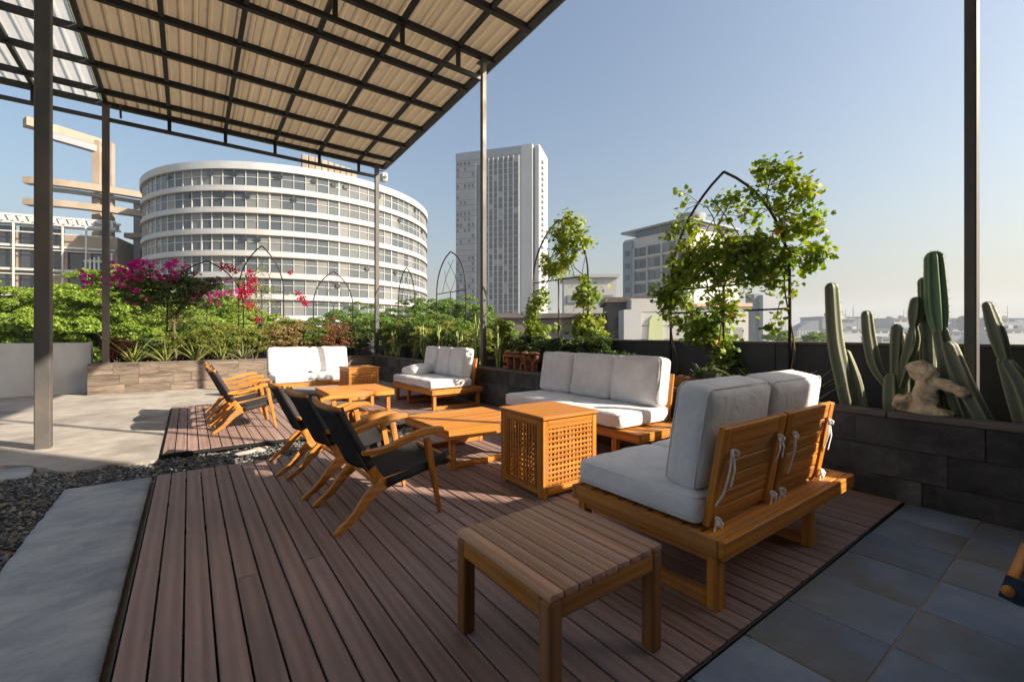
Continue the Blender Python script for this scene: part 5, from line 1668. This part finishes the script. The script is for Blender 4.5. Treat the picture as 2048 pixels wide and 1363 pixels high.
# ---- block building behind the large arch
def block_building():
    A = W(31.4, 123.4); B = W(43.0, 106.6)
    u = B - A; L = u.length; u.normalize()
    t = empty('hotel_building', (A.x, A.y, GZ), math.atan2(u.y, u.x))
    nl = Matrix.Rotation(math.atan2(u.y, u.x), 3, 'Z') @ Vector((0, 1, 0))
    ny = 1 if nl.dot(A) > 0 else -1
    f = -ny; H = 29.5 - GZ; D = 22
    MB().box((L / 2, ny * D / 2, (H - 2.2) / 2), (L, D, H - 2.2)).build('wall', M['pale'], t)
    MB().box((L / 2, ny * (D / 2 - .4), H - .25), (L + 1.2, D + .8, .5)).build('roof', M['greyroof'], t)
    MB().box((L / 2 + 2, ny * D / 2, H - 1.4), (L - 4, D, 1.9)).build('clerestory', M['glass_dark'], t)
    MB().tube([(L * .72, ny * 9, H), (L * .72, ny * 9, H + 3.0)], 3.6, 32).build('roof_drum', M['tower'], t)
    MB().box((1.6, f * .2, (H - 2.6) / 2), (3.2, .8, H - 3)).build('glazed_strip', M['greyroof'], t)
    pm = MB().box((0, 0, 0), (2.0, .3, 2.2)).mesh('window'); pm.materials.append(M['glass'])
    sm = MB().box((0, 0, 0), (1.6, .3, 1.5)).mesh('window'); sm.materials.append(M['glass'])
    FH = 3.3
    for k in range(10):
        z = H - 6.2 - FH * k
        for j in range(7):
            obj('window', pm, None, t, (4.8 + 2.25 * j - .0, f * .1, z))
        obj('window', sm, None, t, (1.6, f * .55, z))
        MB().box((L / 2 + 1.6, f * .25, z - 1.6), (L - 3.4, .6, .5)).build('floor_band', M['pale'], t)
    for j in range(5):
        MB().box((3.7 + 4.5 * j, f * .35, (H - 5) / 2), (.35, .9, H - 5)).build('fin', M['tower_white'], t)
    tag(t, 'mid-rise glazed building with a roof drum behind the large vine arch', 'building')
block_building()

# ---- framed buildings at the left
def left_buildings():
    # curved concrete ring beams on a column
    t = empty('beam_structure', W(-75, 79, GZ))
    o0 = W(-75, 79, 0)
    def beam(name, pts, w, h, m):
        mb = MB()
        P_ = [W(l, d, z) - Vector((o0.x, o0.y, GZ)) for l, d, z in pts]
        up = Vector((0, 0, 1))
        vs = []; fs = []
        for i, p in enumerate(P_):
            tt = (P_[min(i + 1, len(P_) - 1)] - P_[max(0, i - 1)]).normalized(); s = tt.cross(up).normalized()
            vs += [p - s * w / 2 - up * h / 2, p + s * w / 2 - up * h / 2, p + s * w / 2 + up * h / 2, p - s * w / 2 + up * h / 2]
        for i in range(len(P_) - 1):
            for q in range(4): fs.append((4 * i + q, 4 * i + (q + 1) % 4, 4 * i + 4 + (q + 1) % 4, 4 * i + 4 + q))
        fs += [(3, 2, 1, 0), tuple(4 * (len(P_) - 1) + q for q in range(4))]
        mb.add(vs, fs)
        return mb.build(name, m, t)
    def arc(l0, d0, l1, d1, z, bulge, n=10):
        return [(l0 + (l1 - l0) * k / n - bulge * .4 * math.sin(math.pi * k / n), d0 + (d1 - d0) * k / n - bulge * math.sin(math.pi * k / n), z) for k in range(n + 1)]
    beam('ring_beam', arc(-82.5, 75, -68.5, 84, 27.2, 2.5), 1.4, 1.1, M['tanconc'])
    beam('ring_beam', arc(-81.5, 76.2, -70.5, 84, 26.2, 2.2), .8, .6, M['tower'])
    beam('ring_beam', arc(-82.5, 75, -67.5, 84, 23.6, 2.5), 1.4, 1.1, M['tanconc'])
    beam('top_beam', arc(-80.6, 73, -75.9, 82, 36.3, 1.0), 2.0, 1.4, M['tanconc'])
    beam('top_beam', arc(-79.4, 73.6, -75.2, 82, 34.9, .8), 1.3, 1.1, M['tower'])
    for l, d in ((-75.7, 80.6), (-74.2, 81.4)):
        p = W(l, d, 0) - Vector((o0.x, o0.y, 0))
        MB().box((p.x, p.y, 25.2), (1.15, 1.1, 50.4), R_(-20)).build('column', M['tanconc'], t)
    for l, d in ((-71.5, 84.5), (-68.6, 85.5)):
        p = W(l, d, 0) - Vector((o0.x, o0.y, 0))
        MB().box((p.x, p.y, 20), (1.1, 1.1, 40), R_(-20)).build('column', M['tower'], t)
    tag(t, 'curved concrete ring beams on a tall column behind the left posts', 'structure')
    # atrium with white glazing frame
    a = W(-90, 69); b = W(-69.5, 77.5)
    u = b - a; L = u.length; u.normalize(); rz = math.atan2(u.y, u.x)
    t = empty('atrium_building', (a.x, a.y, GZ), rz)
    H = 21.6 - GZ
    f = -1
    D = 9
    MB().box((L / 2, D / 2 + .5, H / 2 - 1.6), (L, D, H - 3.4)).build('wall', M['tanconc'], t)
    for k in range(9):
        z = H - 3.4 - k * 3.9
        if z < 8: break
        for j in range(7):
            if rng.random() < .72:
                MB().box((1.6 + 3.05 * j, .45, z - .6), (2.5, .3, 2.9)).build('pane', M['glass_dark'], t)
        MB().box((L / 2, .1, z - 2.4), (L, 1.1, .35)).build('floor_slab', M['cream'], t)
    for j in range(8):
        MB().box((.1 + 3.05 * j, -.7, H / 2 - 1), (.22, .22, H - 2)).build('mullion', M['pale'], t)
    for z in (H - 3.6, H - 6.4, H - 10.5, H - 14.0, H - 18):
        MB().box((L / 2, -.66, z), (L, .16, .16)).build('mullion', M['pale'], t)
    for s_ in (0, 2.0):
        MB().box((L / 2, -.7 + s_, H - .9), (L + .4, .3, .3)).build('pergola_beam', M['cream'], t)
        MB().box((L / 2, -.7 + s_, H - 2.1), (L + .4, .25, .35)).build('pergola_beam', M['cream'], t)
    for j in range(18):
        MB().box((.4 + L / 17.5 * j, .3, H - 1.5), (.28, 2.6, .9)).build('pergola_rafter', M['cream'], t)
    for j in range(7):
        MB().box((L - 3.6 + .62 * j, -1.3 - .12 * j, H / 2 - 3.2), (.24, .24, H - 7 - .35 * (6 - j))).build('lattice_post', M['cream'], t)
    for z in (H - 8, H - 11.5, H - 15, H - 18, H - 20, H - 23):
        MB().box((L - 1.8, -1.55, z), (4.3, .2, .3), R_(-10)).build('lattice_rail', M['cream'], t)
    tag(t, 'brown atrium building with a white glazing frame behind the thick left post', 'building')
    # dark link block next to the round building
    a = W(-72.5, 84); b = W(-60, 84)
    u = b - a; L = u.length; u.normalize(); rz = math.atan2(u.y, u.x)
    t = empty('link_building', (a.x, a.y, GZ), rz)
    H = 19.8 - GZ
    MB().box((L / 2, 4, H / 2), (L, 7, H - .2)).build('wall', M['shed_dark'], t)
    MB().box((L / 2, 1.5, H), (L + 1, 5, .9)).build('roof', M['tanconc'], t)
    for z, h in ((H - 3.4, 4.6), (H - 9.7, 5.6), (H - 16.2, 6.0), (H - 23, 6)):
        for j in range(5):
            MB().box((1.35 + 2.52 * j, .46, z), (2.36, .2, h)).build('pane', M['glass_dark'], t)
        MB().box((L / 2, .3, z - h / 2 - .3), (L, .7, .4)).build('floor_slab', M['tanconc'], t)
    tag(t, 'dark glazed link block between the left post and the round building', 'building')
left_buildings()

# ---- lower buildings beyond the parapet
def simple(name, label, l, d, w, dep, z1, rot, wallm, cat='building', roofm=None, wins=None, roof_over=.4, extra=None):
    """w wide, dep deep, top at z1; wins = (cols, rows, w, h, z0, dz, mat)"""
    p = W(l, d, GZ)
    t = empty(name, p, R_(-YAW) + R_(rot))
    H = z1 - GZ
    MB().box((0, dep / 2, H / 2), (w, dep, H)).build('wall', wallm, t)
    if roofm: MB().box((0, dep / 2, H + .2), (w + roof_over * 2, dep + roof_over * 2, .5)).build('roof', roofm, t)
    if wins:
        c, r, ww, wh, z0, dz, wm = wins
        me = MB().box((0, 0, 0), (ww, .2, wh)).mesh('window'); me.materials.append(wm)
        for i in range(c):
            for j in range(r):
                obj('window', me, None, t, (-w / 2 + w / c * (i + .5), -.06, z0 - GZ + dz * j))
    if extra: extra(t, H)
    return tag(t, label, cat)
simple('low_building', 'long low dark roofed building behind the vine arch and succulents', 8.5, 48, 21, 9, 3.0, 3, M['darkroof'], wins=(9, 2, 1.5, 1.1, -1.4, 2.0, M['glass_tower']), roofm=M['darkroof'])
simple('low_building', 'white boxy building between the vine covered arches', 12.4, 70, 8.2, 8, 10.2, -4, M['pale'], wins=(3, 2, 1.7, 1.2, 3.6, 3.2, M['tower']), roofm=M['tower_white'])
simple('low_building', 'grey roofed house with a white gable left of the large arch', 13.4, 46, 6.6, 9, 4.6, -8, M['darkroof'], wins=(2, 2, 2.2, 1.2, .4, 1.9, M['glass_dark']), roofm=M['cap'])
def panelled(t, H):
    for k in range(9):
        MB().box((0, -.08, H - .7 - 1.35 * k), (6.0, .1, 1.28), ch=.02).build('panel', M['pale'], t)
    MB().prism([(-.9, -3.4), (.9, -3.4), (.62, .9), (.35, 1.3), (-.35, 1.3), (-.62, .9)], .2, Matrix.Translation((-.6, -.2, H - 3)) @ XZ).build('window', M['palegreen'], t)
simple('low_building', 'white panelled house with a tapered green window behind the large arch', 14.9, 44, 6.1, 8, 4.75, -3, M['pale'], extra=panelled)
simple('low_building', 'pale pink wall of the house left of the large arch', 11.8, 43.2, 1.7, 2.2, 3.6, 0, M['tower_white'])
simple('low_building', 'white building with a pink roof seen through the large arch', 27.5, 66, 16, 10, 5.4, 2, M['pale'], roofm=M['pinkroof'], wins=(4, 1, 2.2, 1.4, 1.5, 3, M['tower']))
simple('low_building', 'pale green rendered wall seen through the large arch', 25.6, 58, 7.0, 5, 3.8, 0, M['palegreen'], roofm=M['white'], roof_over=.2)
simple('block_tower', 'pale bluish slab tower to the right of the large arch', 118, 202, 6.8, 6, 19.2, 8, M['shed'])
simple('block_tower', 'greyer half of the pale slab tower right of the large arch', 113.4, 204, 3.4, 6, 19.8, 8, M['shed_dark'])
def curved(t, H):
    pts = [(-9, 0), (9, 0), (9, 8.5), (5, 8.2), (0, 6.6), (-5, 4.0), (-9, 1.2)]
    MB().prism(pts, 12, Matrix.Translation((0, 6, H)) @ XZ).build('curved_roof', M['shed_dark'], t)
    for k in range(7):
        MB().box((-8 + 2.6 * k, -.15, H - 3), (.3, .3, 6.4)).build('column', M['shed'], t)
simple('stadium_building', 'small curved roof stand on the horizon left of the tall cactus', 255, 380, 19, 12, 4.5, 0, M['shed'], extra=curved)
far = [(318, 420, 16, 12, 15.5, 'shed_dark', 'bluish far block just right of the tall cactus'),
       (345, 400, 95, 30, 5.6, 'shed', 'wide pale shed on the horizon behind the branched cactus'),
       (330, 440, 44, 30, 18.5, 'shed_dark', 'grey flat roofed hall behind the branched cactus'),
       (412, 430, 85, 40, 16.5, 'shed', 'long pale hall on the horizon left of the tallest cactus'),
       (400, 400, 70, 30, 3.5, 'shed_dark', 'low grey shed left of the tallest cactus'),
       (468, 410, 60, 40, 16.0, 'shed_dark', 'grey hall on the horizon at the right picture edge'),
       (450, 380, 55, 26, 5.5, 'shed', 'pale low shed right of the pole'),
       (215, 360, 60, 20, -1.5, 'shed_dark', 'low sheds on the horizon under the large arch'),
       (300, 330, 50, 18, -1.0, 'shed', 'low pale shed between the arch and the tall cactus')]
for (l, d, w, dep, z1, mk, lab) in far:
    def clutter(t, H, w=w, dep=dep):
        for q in range(7):
            bw = rng.uniform(2, 7)
            MB().box((rng.uniform(-.45, .45) * w, rng.uniform(1, dep * .6), H + .45 + rng.uniform(.6, 1.6)), (bw, 3, rng.uniform(1.2, 3.6)), ch=.1).build('roof_unit', M[rng.choice(['shed', 'shed_dark', 'pale', 'darkroof'])], t)
        for q in range(3):
            x = rng.uniform(-.45, .45) * w; h = rng.uniform(5, 13)
            MB().tube([(x, 2, H + .4), (x, 2, H + h)], [.22, .1], 5).build('mast', M['iron'], t)
        nb = max(3, int(w / 7))
        for q in range(nb):
            MB().box((-w / 2 + w / nb * (q + .5), -.1, H - 2.4), (w / nb * .7, .3, 1.5)).build('window', M['glass_tower'], t)
    simple('shed', lab, l, d, w, dep, z1, 4, M[mk], 'building', M['shed'] if mk == 'shed_dark' else M['shed_dark'], roof_over=1.0, extra=clutter)
# greenery far below, between the buildings
for i, (l, d, zt_, rd, lab) in enumerate([(22.6, 50, 2.2, 2.6, 'small green tree in front of the pale green wall'), (47, 78, 2.0, 2.4, 'small far tree right of the pale slab tower'), (54, 78, 1.4, 2.6, 'low far tree left of the tall single cactus')]):
    tree('tree', lab, W(l, d, -14), zt_ + 14, (rd, rd, rd * .8), M['leaf_tree2'], 400 + i, 90, 90, .6, .3, 'distant trees among the houses')

# ---- the air over the city
hz = MB().box((0, 1000, 58), (5200, 5200, 150))
hm, hnt, hout = new_mat('haze_air')
pv = nd(hnt, 'ShaderNodeVolumePrincipled')
pv.inputs['Color'].default_value = (.57, .63, .72, 1)
pv.inputs['Density'].default_value = 0.00045
pv.inputs['Anisotropy'].default_value = .2
hnt.links.new(pv.outputs[0], hout.inputs['Volume'])
tag(hz.build('haze', hm), kind='stuff')
